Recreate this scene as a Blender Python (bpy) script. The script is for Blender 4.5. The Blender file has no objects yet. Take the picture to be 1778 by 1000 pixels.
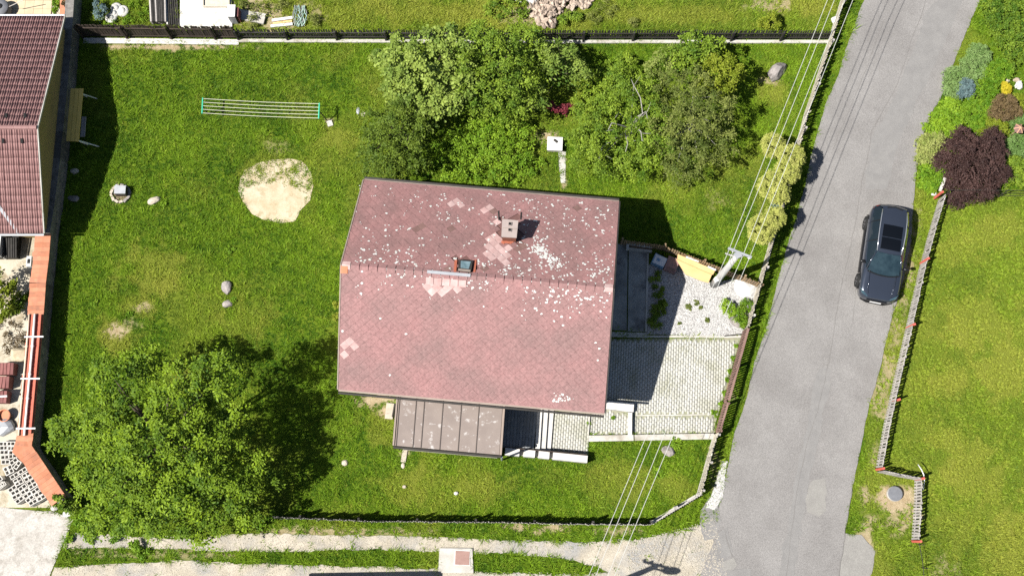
import bpy, math, random
import numpy as np
from mathutils import Vector, Matrix
R = math.radians
rng = np.random.default_rng(11)
random.seed(5)
scn = bpy.context.scene
col = scn.collection

# ------------------------------------------------------------------ camera
F, HC, NAD = 1900.0, 50.6, 420.0
TH = math.atan(NAD / F)
cam = bpy.data.cameras.new('camera'); cam.sensor_width = 36; cam.lens = F / 1778 * 36
cam.clip_end = 900; cam.clip_start = 1
co = bpy.data.objects.new('camera', cam); col.objects.link(co)
co.location = (0, 0, HC); co.rotation_euler = (TH, 0, 0)
scn.camera = co
# ------------------------------------------------------------------ sky, sun, exposure
SUN = Vector((-0.693, -0.281, 1.0)).normalized()          # towards the sun
w = bpy.data.worlds.new('World'); scn.world = w; w.use_nodes = True
nt = w.node_tree; nt.nodes.clear()
sky = nt.nodes.new('ShaderNodeTexSky'); sky.sky_type = 'NISHITA'; sky.sun_disc = False
sky.sun_elevation = math.asin(SUN.z); sky.sun_rotation = math.atan2(SUN.x, SUN.y)
bg = nt.nodes.new('ShaderNodeBackground'); bg.inputs[1].default_value = 0.05
wo = nt.nodes.new('ShaderNodeOutputWorld')
nt.links.new(sky.outputs[0], bg.inputs[0]); nt.links.new(bg.outputs[0], wo.inputs[0])
sl = bpy.data.lights.new('sun', 'SUN'); sl.energy = 5.0; sl.angle = R(0.5); sl.color = (1.0, 0.965, 0.9)
so = bpy.data.objects.new('sun', sl); col.objects.link(so)
so.rotation_euler = SUN.to_track_quat('Z', 'Y').to_euler(); so.location = (-30, -12, 60)
vs = scn.view_settings
scn.display_settings.display_device = 'sRGB'
vs.view_transform = 'Standard'; vs.look = 'None'; vs.exposure = 0.78; vs.gamma = 1; vs.use_curve_mapping = False
try:
    scn.cycles.use_denoising = False
    scn.cycles.max_bounces = 6; scn.cycles.diffuse_bounces = 1; scn.cycles.glossy_bounces = 3
    scn.cycles.transparent_max_bounces = 4; scn.cycles.caustics_reflective = False
except Exception: pass

# ------------------------------------------------------------------ measuring: photo pixel + height -> metres
FW = np.array([0, math.sin(TH), -math.cos(TH)]); UP = np.array([0, math.cos(TH), math.sin(TH)])
def W(px, py, z=0.0):
    d = F * FW + np.array([px - 889.0, 0, 0]) + (500.0 - py) * UP
    t = (z - HC) / d[2]
    return np.array([0, 0, HC]) + t * d
def WN(px, py):                                             # arrays, ground
    px = np.asarray(px, float); py = np.asarray(py, float)
    dy = F * FW[1] + (500 - py) * UP[1]; dz = F * FW[2] + (500 - py) * UP[2]
    t = -HC / dz
    return (px - 889) * t, dy * t
def PN(x, y):                                               # ground metres -> photo pixel (survey grid)
    w_ = y * FW[1] - HC * FW[2]
    return 889 + F * x / w_, 500 - F * (y * UP[1] - HC * UP[2]) / w_
def G(px, py, z=0.0): return Vector(W(px, py, z))

# ------------------------------------------------------------------ noise + polygons in numpy
_tab = np.random.default_rng(3).random((257, 257))
def vnoise(x, y):
    xi = np.floor(x).astype(int); yi = np.floor(y).astype(int); fx = x - xi; fy = y - yi
    fx = fx * fx * (3 - 2 * fx); fy = fy * fy * (3 - 2 * fy); a = xi % 256; b = yi % 256
    t = _tab
    return (t[a, b] * (1 - fx) + t[a + 1, b] * fx) * (1 - fy) + (t[a, b + 1] * (1 - fx) + t[a + 1, b + 1] * fx) * fy
def fbm(x, y, o=4):
    s = 0; a = .5; n = 0
    for i in range(o):
        s = s + a * vnoise(x * 2 ** i + 17.3 * i, y * 2 ** i + 5.1 * i); n += a; a *= .5
    return s / n
def pip(poly, X, Y):
    ins = np.zeros(np.shape(X), bool); n = len(poly)
    for i in range(n):
        x1, y1 = poly[i]; x2, y2 = poly[(i + 1) % n]
        if y1 == y2: continue
        c = ((y1 > Y) != (y2 > Y)) & (X < (x2 - x1) * (Y - y1) / (y2 - y1) + x1)
        ins ^= c
    return ins
def sstep(a, b, x):
    t = np.clip((x - a) / (b - a), 0, 1); return t * t * (3 - 2 * t)

# ------------------------------------------------------------------ materials
def _n(nt, t, **k):
    n = nt.nodes.new(t)
    for a, b in k.items(): setattr(n, a, b)
    return n
def c4(c): return (c[0], c[1], c[2], 1)
M = {}
def mat(name, c1, c2=None, scale=4.0, rough=0.85, bump=0.0, bscale=30.0, rnd=0.0, c3=None, s3=2.0, t3=0.6, w3=.08, metal=0.0,
        spec=0.25, world=False, attr=None, grain=0.0, gscale=60.0, coat=0.0, stretch=None):
    m = bpy.data.materials.new(name); m.use_nodes = True; t = m.node_tree; t.nodes.clear(); L = t.links.new
    out = _n(t, 'ShaderNodeOutputMaterial'); b = _n(t, 'ShaderNodeBsdfPrincipled'); L(b.outputs[0], out.inputs[0])
    b.inputs['Roughness'].default_value = rough; b.inputs['Metallic'].default_value = metal
    b.inputs['Specular IOR Level'].default_value = spec
    if coat: b.inputs['Coat Weight'].default_value = coat; b.inputs['Coat Roughness'].default_value = .06
    oi = _n(t, 'ShaderNodeObjectInfo')
    if world:
        g = _n(t, 'ShaderNodeNewGeometry'); vec = g.outputs['Position']
    else:
        tc = _n(t, 'ShaderNodeTexCoord')
        mu = _n(t, 'ShaderNodeMath', operation='MULTIPLY'); mu.inputs[1].default_value = 53.0; L(oi.outputs['Random'], mu.inputs[0])
        ad = _n(t, 'ShaderNodeVectorMath', operation='ADD'); L(tc.outputs['Object'], ad.inputs[0]); L(mu.outputs[0], ad.inputs[1]); vec = ad.outputs[0]
    if stretch:
        mp = _n(t, 'ShaderNodeMapping'); mp.inputs['Scale'].default_value = stretch; L(vec, mp.inputs[0]); vec = mp.outputs[0]
    def noise(s, d=5, ro=.6):
        n = _n(t, 'ShaderNodeTexNoise'); n.inputs['Scale'].default_value = s; n.inputs['Detail'].default_value = d
        n.inputs['Roughness'].default_value = ro; L(vec, n.inputs['Vector']); return n.outputs['Fac']
    def ramp(f, a, z):
        r = _n(t, 'ShaderNodeMapRange'); r.inputs[1].default_value = a; r.inputs[2].default_value = z; L(f, r.inputs[0]); return r.outputs[0]
    def mix(f, a, z):
        x = _n(t, 'ShaderNodeMix', data_type='RGBA')
        if isinstance(f, float): x.inputs[0].default_value = f
        else: L(f, x.inputs[0])
        for s, v in ((x.inputs[6], a), (x.inputs[7], z)):
            if isinstance(v, tuple): s.default_value = c4(v)
            else: L(v, s)
        return x.outputs[2]
    colr = c1
    if c2 is not None:
        f = ramp(noise(scale), .36, .64)
        if attr:
            at = _n(t, 'ShaderNodeAttribute', attribute_name=attr)
            av = _n(t, 'ShaderNodeMath', operation='ADD'); L(at.outputs['Fac'], av.inputs[0]); L(oi.outputs['Random'], av.inputs[1])
            fr = _n(t, 'ShaderNodeMath', operation='FRACT'); L(av.outputs[0], fr.inputs[0])
            mm = _n(t, 'ShaderNodeMix', data_type='FLOAT'); mm.inputs[0].default_value = .5; L(f, mm.inputs[2]); L(fr.outputs[0], mm.inputs[3]); f = mm.outputs[0]
        colr = mix(f, c1, c2)
    if c3 is not None: colr = mix(ramp(noise(s3, 6, .65), t3 - w3, t3 + w3), colr, c3)
    def scaleby(colr, f, amt):
        r = _n(t, 'ShaderNodeMapRange'); r.inputs[3].default_value = 1 - amt; r.inputs[4].default_value = 1 + amt; L(f, r.inputs[0])
        v = _n(t, 'ShaderNodeVectorMath', operation='SCALE')
        if isinstance(colr, tuple): v.inputs[0].default_value = colr
        else: L(colr, v.inputs[0])
        L(r.outputs[0], v.inputs['Scale']); return v.outputs[0]
    if rnd: colr = scaleby(colr, oi.outputs['Random'], rnd)
    if grain: colr = scaleby(colr, ramp(noise(gscale, 3, .7), .3, .7), grain)
    if isinstance(colr, tuple): b.inputs['Base Color'].default_value = c4(colr)
    else: L(colr, b.inputs['Base Color'])
    if bump:
        bp = _n(t, 'ShaderNodeBump'); bp.inputs['Strength'].default_value = bump; bp.inputs['Distance'].default_value = .02
        L(noise(bscale, 5, .65), bp.inputs['Height']); L(bp.outputs[0], b.inputs['Normal'])
    M[name] = m; return m
def leafmat(name, c1, c2, c3=None, trans=.28, rough=.6):
    """c1..c2 by the face's own tint, c3 = the dry / odd colour by attribute dry"""
    m = bpy.data.materials.new(name); m.use_nodes = True; t = m.node_tree; t.nodes.clear(); L = t.links.new
    out = _n(t, 'ShaderNodeOutputMaterial'); df = _n(t, 'ShaderNodeBsdfPrincipled'); tr = _n(t, 'ShaderNodeBsdfTranslucent')
    df.inputs['Roughness'].default_value = rough; df.inputs['Specular IOR Level'].default_value = .22
    ms = _n(t, 'ShaderNodeMixShader'); ms.inputs[0].default_value = trans; L(df.outputs[0], ms.inputs[1]); L(tr.outputs[0], ms.inputs[2]); L(ms.outputs[0], out.inputs[0])
    at = _n(t, 'ShaderNodeAttribute', attribute_name='tint')
    x = _n(t, 'ShaderNodeMix', data_type='RGBA'); L(at.outputs['Fac'], x.inputs[0]); x.inputs[6].default_value = c4(c1); x.inputs[7].default_value = c4(c2)
    o = x.outputs[2]
    if c3:
        a2 = _n(t, 'ShaderNodeAttribute', attribute_name='dry'); y = _n(t, 'ShaderNodeMix', data_type='RGBA'); L(a2.outputs['Fac'], y.inputs[0])
        L(o, y.inputs[6]); y.inputs[7].default_value = c4(c3); o = y.outputs[2]
    L(o, df.inputs['Base Color']); L(o, tr.inputs['Color']); M[name] = m; return m

mat('concrete', (.40, .38, .34), (.50, .48, .44), 1.5, .9, .25, 40, c3=(.32, .29, .24), s3=1.1, t3=.62, grain=.12)
mat('white_concrete', (.50, .48, .45), (.62, .60, .57), 2, .85, .15, 40, c3=(.42,.40,.36), s3=2.5, t3=.62, grain=.08)
mat('render_wall', (.55, .5, .42), (.6, .56, .48), 1, .9, .2, 60)
mat('olive_wall', (.30, .22, .085), (.34, .25, .10), 1.2, .9, .2, 50)
mat('asphalt', (.208, .198, .190), (.242, .231, .222), .55, .92, .4, 90, world=True, c3=(.184, .174, .167), s3=.4, t3=.56, w3=.12, grain=.34, gscale=26)
mat('asphalt_patch', (.195, .188, .182), (.222, .214, .206), 2, .92, .4, 80, world=True, grain=.26, gscale=34)
mat('asphalt_pale', (.225, .215, .20), (.25, .24, .222), 2, .92, .3, 80, world=True, grain=.26, gscale=34)
mat('crack', (.155, .146, .139), (.19, .18, .172), 6, .95)
mat('sand', (.42, .34, .22), (.52, .45, .33), 1.6, .95, .4, 30, world=True, c3=(.34, .28, .17), s3=2.2, t3=.6, grain=.18, gscale=30)
mat('track_gravel', (.34, .30, .235), (.45, .405, .33), 1.1, .95, .5, 40, world=True, c3=(.27, .265, .255), s3=.5, t3=.56, w3=.10, grain=.28, gscale=20)
mat('grit', (.30, .27, .22), (.50, .45, .37), 9, .9, .2, 30, world=True, attr='tint')
mat('apron', (.38, .355, .32), (.47, .445, .41), 1.3, .9, .2, 50, world=True, c3=(.31, .285, .25), s3=2.0, t3=.58, grain=.22, gscale=14)
mat('yard_ground', (.42, .37, .28), (.52, .47, .38), .9, .95, .3, 40, world=True, c3=(.28, .23, .15), s3=1.4, t3=.58, grain=.2, gscale=22)
mat('gravel_bed', (.20, .19, .18), (.36, .35, .34), 12, .95, .6, 30, world=True, grain=.4, gscale=26)
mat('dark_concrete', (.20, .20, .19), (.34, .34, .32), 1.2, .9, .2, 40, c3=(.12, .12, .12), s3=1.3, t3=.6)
mat('paver_bed', (.31, .305, .23), (.24, .245, .16), 3, .95)
mat('paver', (.40, .392, .355), (.49, .482, .445), 5, .85, .2, 60, world=True, attr='tint', c3=(.34, .335, .27), s3=1.0, t3=.56, grain=.16)
mat('roof_tile', (.280, .146, .143), (.322, .172, .167), .8, .75, .25, 50, world=True, attr='tint', c3=(.222, .136, .130), s3=.55, t3=.50, w3=.18, grain=.22, gscale=10)
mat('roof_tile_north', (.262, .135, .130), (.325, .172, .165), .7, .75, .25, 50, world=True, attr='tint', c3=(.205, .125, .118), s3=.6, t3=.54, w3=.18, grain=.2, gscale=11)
mat('pale_tile', (.40, .25, .235), (.52, .37, .35), 2, .75, .15, 50, rnd=.12)
mat('brown_tile', (.17, .095, .085), (.2, .12, .105), 3, .8, .15, 50, rnd=.1)
mat('roof_deck', (.15, .078, .07), (.19, .10, .09), 3, .9)
mat('lichen', (.62, .62, .60), (.50, .50, .46), 6, .95, grain=.12, gscale=25)
mat('trim_brown', (.27, .215, .18), (.31, .25, .21), 2, .6)
mat('dark_metal', (.035, .032, .03), (.05, .045, .04), 3, .5)
mat('orange_flash', (.40, .12, .07), (.34, .11, .065), 5, .7)
mat('chimney_cap', (.30, .245, .225), (.34, .28, .26), 3, .8)
mat('chimney_brick', (.25, .10, .065), (.2, .08, .05), 8, .85, .4, 40)
mat('black', (.008, .008, .008), None, rough=.6)
mat('roof_sheet', (.215, .175, .155), (.25, .205, .18), 1.2, .55, .08, 20, c3=(.44, .41, .39), s3=3.4, t3=.625, w3=.05, grain=.10)
mat('seam', (.10, .08, .07), None, rough=.6)
mat('glass', (.05, .09, .11), (.03, .06, .08), 3, .06, spec=.6)
mat('skylight_glass', (.20, .28, .31), (.10, .16, .18), 4, .12, spec=.6)
mat('deck_board', (.16, .17, .18), (.22, .23, .24), 3, .8, .2, 40, rnd=.12)
mat('wood_black', (.040, .030, .024), (.060, .045, .036), 5, .8, .3, 40, rnd=.3, stretch=(1, 1, .2))
mat('wood_charcoal', (.030, .028, .026), (.050, .046, .042), 5, .8, .3, 40, rnd=.35, stretch=(1, 1, .2))
mat('wood_grey', (.36, .33, .31), (.46, .43, .40), 6, .85, .3, 40, rnd=.15, stretch=(1, 1, .2))
mat('wood_pale', (.46, .41, .33), (.56, .51, .42), 5, .85, .3, 40, rnd=.15, stretch=(1, 1, .2))
mat('wood_brown', (.22, .15, .085), (.31, .22, .13), 5, .85, .3, 40, rnd=.2, stretch=(1, 1, .2))
mat('gate_brown', (.20, .12, .10), (.25, .16, .13), 3, .7, rnd=.12)
mat('wood_tan', (.62, .40, .18), (.68, .45, .22), 1.5, .75, .1, 30)
mat('swing_yellow', (.60, .42, .10), (.66, .47, .13), 2, .75, rnd=.06)
mat('red_paint', (.55, .12, .09), (.46, .10, .075), 4, .6)
mat('stone_wall', (.12, .113, .105), (.22, .208, .19), 6, .95, .6, 20, world=True, rnd=.3, c3=(.08, .08, .072), s3=3, t3=.58)
mat('rock', (.22, .20, .19), (.34, .305, .285), 4, .95, .7, 12, rnd=.2, c3=(.13, .115, .105), s3=3, t3=.58)
mat('rubble', (.36, .275, .215), (.46, .38, .31), 5, .95, .5, 16, rnd=.3)
mat('pale_rock', (.45, .39, .31), (.54, .48, .40), 5, .95, .5, 16, rnd=.12, c3=(.30,.25,.2), s3=5, t3=.6)
mat('white_stone', (.55, .54, .52), (.66, .65, .63), 6, .9, .3, 30, rnd=.1)
mat('pebble', (.30, .29, .28), (.58, .57, .55), 11, .9, .2, 30, world=True, attr='tint')
mat('coping', (.45, .18, .10), (.53, .225, .135), 2, .85, .25, 30, rnd=.16, grain=.14, c3=(.36, .17, .11), s3=2.5, t3=.58)
mat('coping_red', (.46, .12, .08), (.52, .155, .10), 2, .7, rnd=.1)
mat('deep_red', (.10, .016, .014), None, rough=.7)
mat('white_pipe', (.76, .74, .70), None, rough=.4, spec=.4)
mat('cream_pipe', (.66, .56, .42), None, rough=.5)
mat('plastic_white', (.66, .66, .65), (.60, .60, .59), 3, .5)
mat('pantile', (.245, .135, .127), (.32, .185, .175), 3, .7, .15, 50, attr='tint', c3=(.42, .33, .31), s3=9, t3=.70, w3=.03)
mat('brown_red_tile', (.19, .07, .065), (.24, .10, .09), 3, .7, rnd=.2)
mat('hollow_block', (.52, .49, .44), (.62, .59, .54), 4, .9, .3, 40, rnd=.1)
mat('yard_slab', (.50, .41, .27), (.56, .47, .32), 2, .9, .2, 40, rnd=.08)
mat('pole', (.36, .35, .34), (.43, .42, .40), 2, .85, .2, 30)
mat('wire', (.50, .50, .47), None, rough=.5)
mat('rope', (.62, .60, .50), None, rough=.7)
mat('green_metal', (.06, .48, .30), None, rough=.4, spec=.4)
mat('ceramic', (.8, .8, .8), None, rough=.3, spec=.5)
mat('bark', (.065, .05, .036), (.10, .08, .06), 6, .95, .6, 20)
mat('pale_bark', (.26, .24, .22), (.38, .355, .33), 6, .95, .4, 20)
mat('car_paint', (.045, .055, .078), None, rough=.2, metal=.5, spec=.5, coat=.9)
mat('car_black', (.012, .012, .013), None, rough=.35, spec=.4)
mat('car_glass', (.014, .022, .030), None, rough=.05, spec=.7)
mat('windshield', (.025, .045, .056), (.012, .024, .032), 2.4, .05, spec=.7)
mat('sunroof_glass', (.004, .005, .007), None, rough=.08, spec=.3)
mat('silver', (.62, .63, .65), None, rough=.25, metal=.8)
mat('tyre', (.02, .02, .02), None, rough=.85)
mat('rim', (.22, .22, .23), None, rough=.35, metal=.7)
mat('plate', (.75, .75, .75), None, rough=.4)
mat('lid_brown', (.28, .17, .145), (.32, .20, .17), 4, .75)
mat('grey_metal', (.33, .34, .36), (.40, .41, .43), 4, .5, metal=.3)
mat('manhole', (.14, .145, .16), (.17, .175, .19), 6, .7)
mat('shed', (.2, .18, .16), (.25, .22, .2), 2, .8)
mat('hose', (.20, .32, .27), (.34, .42, .36), 8, .6, rnd=.3)
mat('bin_blue', (.16, .28, .42), None, rough=.5)
mat('bin_brown', (.26, .16, .15), (.3, .19, .17), 4, .7)
mat('copper', (.50, .26, .16), (.58, .34, .22), 5, .6)
mat('soil', (.16, .115, .075), (.22, .165, .11), 4, .95, .5, 20, world=True)

leafmat('grass_blade', (.040, .115, .004), (.185, .305, .014), (.300, .330, .042), .22, .65)
leafmat('walnut_leaf', (.034, .088, .004), (.215, .315, .013), None, .14)
leafmat('hazel_leaf', (.060, .120, .012), (.300, .380, .070), None, .16)
leafmat('mid_leaf', (.050, .115, .008), (.235, .325, .028), None, .16)
leafmat('dark_leaf', (.040, .085, .007), (.160, .220, .024), None, .18)
leafmat('bright_leaf', (.085, .190, .008), (.265, .400, .026), None, .24)
leafmat('olive_leaf', (.050, .085, .010), (.215, .240, .055), None, .14)
leafmat('yellow_leaf', (.170, .225, .014), (.340, .370, .040), None, .3)
leafmat('thuja_leaf', (.270, .310, .050), (.520, .520, .150), None, .2)
leafmat('maroon_leaf', (.030, .015, .014), (.105, .058, .050), None, .12)
leafmat('crimson_leaf', (.150, .022, .035), (.300, .060, .075), None, .25)
leafmat('brown_leaf', (.105, .070, .035), (.190, .135, .060), None, .2)
leafmat('blue_leaf', (.080, .135, .140), (.165, .235, .235), None, .15)
leafmat('pale_leaf', (.120, .215, .050), (.240, .345, .120), None, .25)
leafmat('lime_leaf', (.120, .185, .020), (.340, .370, .110), None, .25)
leafmat('flower_yellow', (.36, .29, .015), (.55, .46, .03), None, .2)
leafmat('flower_white', (.7, .7, .66), (.8, .8, .78), None, .2)

# ------------------------------------------------------------------ object helpers
def tag(o, label=None, cat=None, group=None, kind=None):
    if label: o['label'] = label
    if cat: o['category'] = cat
    if group: o['group'] = group
    if kind: o['kind'] = kind
    return o
def par(o, p):
    if p is not None:
        o.parent = p; o.matrix_parent_inverse = Matrix.Translation(-Vector(p.location)) if p.rotation_euler.z == 0 else p.matrix_basis.inverted()
    return o
def empty(name, loc, label=None, cat=None, group=None):
    o = bpy.data.objects.new(name, None); col.objects.link(o); o.location = loc; o.empty_display_size = .2
    return tag(o, label, cat, group)
def inst(name, me, loc, parent=None, rot=(0, 0, 0), scale=(1, 1, 1)):
    o = bpy.data.objects.new(name, me); col.objects.link(o); o.location = loc; o.rotation_euler = rot; o.scale = scale
    return par(o, parent)
def fastmesh(name, V, Fc, mats, midx=None, attrs=None, smooth=False):
    """V (n,3), Fc (m,k)"""
    me = bpy.data.meshes.new(name); V = np.asarray(V, np.float32); Fc = np.asarray(Fc, np.int32); m, k = Fc.shape
    me.vertices.add(len(V)); me.vertices.foreach_set('co', V.ravel())
    me.loops.add(m * k); me.loops.foreach_set('vertex_index', Fc.ravel())
    me.polygons.add(m); me.polygons.foreach_set('loop_start', np.arange(0, m * k, k, dtype=np.int32))
    try: me.polygons.foreach_set('loop_total', np.full(m, k, np.int32))
    except Exception: pass
    if midx is not None: me.polygons.foreach_set('material_index', np.asarray(midx, np.int32))
    if smooth: me.polygons.foreach_set('use_smooth', np.ones(m, bool))
    for a, (dom, v) in (attrs or {}).items():
        at = me.attributes.new(a, 'FLOAT', dom); at.data.foreach_set('value', np.asarray(v, np.float32))
    for x in (mats if isinstance(mats, (list, tuple)) else [mats]): me.materials.append(M[x])
    me.update(calc_edges=True); return me
def obj(name, me, parent=None):
    o = bpy.data.objects.new(name, me); col.objects.link(o); return par(o, parent)
class MB:
    def __init__(s): s.V = []; s.F = []; s.A = []
    def add(s, V, Fc, a=0.0):
        n = len(s.V); s.V += [tuple(v) for v in V]; s.F += [tuple(i + n for i in f) for f in Fc]; s.A += [a] * len(Fc); return s
    def prism(s, poly, z0, z1, a=0.0):
        """poly [(x,y)..] any winding; z0/z1 numbers or lists"""
        p = [(float(q[0]), float(q[1])) for q in poly]
        ar = sum(p[i][0] * p[(i + 1) % len(p)][1] - p[(i + 1) % len(p)][0] * p[i][1] for i in range(len(p)))
        Z1 = list(z1) if hasattr(z1, '__len__') else [z1] * len(p); Z0 = list(z0) if hasattr(z0, '__len__') else [z0] * len(p)
        if ar < 0: p = p[::-1]; Z1 = Z1[::-1]; Z0 = Z0[::-1]
        n = len(p); V = [(x, y, Z0[i]) for i, (x, y) in enumerate(p)] + [(x, y, Z1[i]) for i, (x, y) in enumerate(p)]
        Fc = [tuple(range(n, 2 * n)), tuple(range(n - 1, -1, -1))] + [(i, (i + 1) % n, n + (i + 1) % n, n + i) for i in range(n)]
        return s.add(V, Fc, a)
    def bar(s, a, b, wid, ht, up=(0, 0, 1), at=0.0):
        """box along a->b, wid sideways, ht along up, centred"""
        a = Vector(a); b = Vector(b); d = (b - a).normalized(); u = Vector(up); r = d.cross(u)
        if r.length < 1e-4: r = d.cross(Vector((1, 0, 0)))
        r.normalize(); u = r.cross(d).normalized(); r *= wid / 2; u *= ht / 2
        V = [a - r - u, a + r - u, a + r + u, a - r + u, b - r - u, b + r - u, b + r + u, b - r + u]
        return s.add(V, [(0, 1, 2, 3), (7, 6, 5, 4), (0, 4, 5, 1), (1, 5, 6, 2), (2, 6, 7, 3), (3, 7, 4, 0)], at)
    def box(s, c, sz, rz=0.0, at=0.0):
        x, y, z = sz[0] / 2, sz[1] / 2, sz[2] / 2; cs, sn = math.cos(rz), math.sin(rz)
        V = [(c[0] + px * cs - py * sn, c[1] + px * sn + py * cs, c[2] + pz) for px, py, pz in
             [(-x, -y, -z), (x, -y, -z), (x, y, -z), (-x, y, -z), (-x, -y, z), (x, -y, z), (x, y, z), (-x, y, z)]]
        return s.add(V, [(3, 2, 1, 0), (4, 5, 6, 7), (0, 1, 5, 4), (1, 2, 6, 5), (2, 3, 7, 6), (3, 0, 4, 7)], at)
    def tube(s, pts, rad, n=6, at=0.0, cap=True):
        P = [Vector(p) for p in pts]; rad = list(rad) if hasattr(rad, '__len__') else [rad] * len(P); V = []; Fc = []
        prev = None
        for i, p in enumerate(P):
            d = (P[min(i + 1, len(P) - 1)] - P[max(i - 1, 0)]).normalized()
            r = d.cross(Vector((0, 0, 1)) if abs(d.z) < .95 else Vector((1, 0, 0))).normalized()
            if prev is not None and r.dot(prev) < 0: r = -r
            prev = r; u = r.cross(d)
            for k in range(n):
                a = 2 * math.pi * k / n; V.append(p + (r * math.cos(a) + u * math.sin(a)) * rad[i])
        for i in range(len(P) - 1):
            for k in range(n): Fc.append((i * n + k, i * n + (k + 1) % n, (i + 1) * n + (k + 1) % n, (i + 1) * n + k))
        if cap: Fc += [tuple(range(n - 1, -1, -1)), tuple(range((len(P) - 1) * n, len(P) * n))]
        return s.add(V, Fc, at)
    def lathe(s, c, prof, n=16, at=0.0):
        V = []; Fc = []
        for r, z in prof:
            for k in range(n): a = 2 * math.pi * k / n; V.append((c[0] + r * math.cos(a), c[1] + r * math.sin(a), c[2] + z))
        for i in range(len(prof) - 1):
            for k in range(n): Fc.append((i * n + k, i * n + (k + 1) % n, (i + 1) * n + (k + 1) % n, (i + 1) * n + k))
        if prof[-1][0] > 1e-3: Fc.append(tuple(range((len(prof) - 1) * n, len(prof) * n)))
        return s.add(V, Fc, at)
    def mesh(s, name, mt, smooth=False):
        me = bpy.data.meshes.new(name); me.from_pydata([tuple(map(float, v)) for v in s.V], [], s.F)
        me.materials.append(M[mt])
        if any(s.A):
            at = me.attributes.new('tint', 'FLOAT', 'FACE'); at.data.foreach_set('value', s.A)
        if smooth: me.polygons.foreach_set('use_smooth', np.ones(len(me.polygons), bool))
        me.update(); return me
    def build(s, name, mt, parent=None, smooth=False): return obj(name, s.mesh(name, mt, smooth), parent)

# ------------------------------------------------------------------ the ground, one surveyed sheet
WALLT = [(132, -60), (125, 50), (119, 127), (109, 228), (104, 275), (95, 350), (87, 400), (83, 450), (78, 490), (76, 520), (70, 600), (61, 700), (57, 745), (54, 774), (114, 864)]
ZW = 1.0
WALL = [W(x, y, ZW)[:2] for x, y in WALLT]                   # outer (garden side) line of the boundary wall, metres
_wy = np.array([p[1] for p in WALL]); _wx = np.array([p[0] for p in WALL])
def yard_depth(x, y):
    xw = np.interp(y, _wy[::-1], _wx[::-1])
    d = np.where((x < xw - .22) & (y > WALL[-2][1]), 1.0, 0.0)
    return d * .55 * sstep(W(40, 770)[1], W(40, 600)[1], y)
def ground_z(x, y): return float(-yard_depth(np.array([x]), np.array([y]))[0])

ROADL = [(1560, -150), (1500, 0), (1472, 75), (1457, 125), (1430, 190), (1414, 250), (1398, 320), (1376, 400), (1360, 450), (1347, 500), (1333, 560), (1311, 625), (1293, 700), (1276, 750), (1266, 800), (1250, 870), (1243, 905), (1238, 940), (1215, 1000), (1200, 1060)]
ROADR = [(1450, 1060), (1456, 1000), (1470, 900), (1480, 850), (1490, 800), (1500, 750), (1509, 700), (1528, 640), (1535, 600), (1549, 550), (1570, 480), (1581, 420), (1586, 360), (1590, 300), (1598, 250), (1617, 200), (1643, 150), (1660, 100), (1688, 30), (1712, -20), (1770, -150)]
ROAD = ROADL + ROADR
PATH_UP = [(120, 925), (300, 934), (450, 925), (560, 928), (700, 929), (860, 937), (1000, 940), (1100, 936), (1180, 922), (1240, 900), (1245, 990), (1215, 1010), (1080, 1000), (1035, 985), (980, 968), (830, 958), (760, 958), (640, 953), (450, 958), (300, 955), (112, 950)]
PATH_LOW = [(95, 985), (200, 976), (300, 974), (450, 977), (600, 982), (760, 986), (830, 992), (1000, 998), (1080, 990), (1215, 985), (1215, 1080), (60, 1080)]
APRON = [(-60, 872), (0, 880), (60, 886), (95, 888), (127, 902), (82, 1010), (60, 1080), (-60, 1080)]
SANDPIT = [(417, 312), (425, 296), (445, 285), (470, 278), (500, 275), (524, 280), (540, 296), (544, 322), (538, 348), (520, 366), (512, 384), (490, 388), (462, 384), (438, 372), (422, 350), (414, 332)]
GRAVEL = [(1125, 462), (1150, 446), (1190, 470), (1235, 492), (1275, 484), (1322, 494), (1305, 545), (1292, 586), (1124, 580)]
PAVE_C = [(1040, 588), (1286, 588), (1270, 640), (1256, 690), (1246, 722), (1100, 721), (1024, 700)]
PAVE_B = [(1025, 702), (1052, 706), (1090, 719), (1245, 722), (1240, 754), (1023, 756)]
PAVE_A = [(960, 712), (1026, 716), (1021, 792), (953, 784)]
PAD = [(1050, 425), (1092, 421), (1128, 430), (1125, 478), (1122, 576), (1050, 574)]
TRACKPAD = [(763, 953), (820, 952), (822, 994), (762, 994)]
HOUSEFOOT = [(630, 330), (1062, 366), (1040, 700), (600, 662)]
ANNEXFOOT = [(690, 690), (875, 705), (870, 788), (690, 775)]
LANDING = [(872, 700), (962, 705), (954, 785), (870, 782)]
YARD = [(-80, -80), (125, -80), (120, 130), (105, 250), (88, 390), (74, 500), (62, 620), (48, 760), (95, 870), (60, 886), (-80, 880)]
EXCL = [[(1464, 925), (1495, 926), (1522, 955), (1514, 1000), (1500, 1030), (1450, 1030)], ROAD, APRON, PAVE_C, PAVE_B, PAVE_A, PAD, GRAVEL, TRACKPAD, HOUSEFOOT, ANNEXFOOT, LANDING, YARD]

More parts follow.
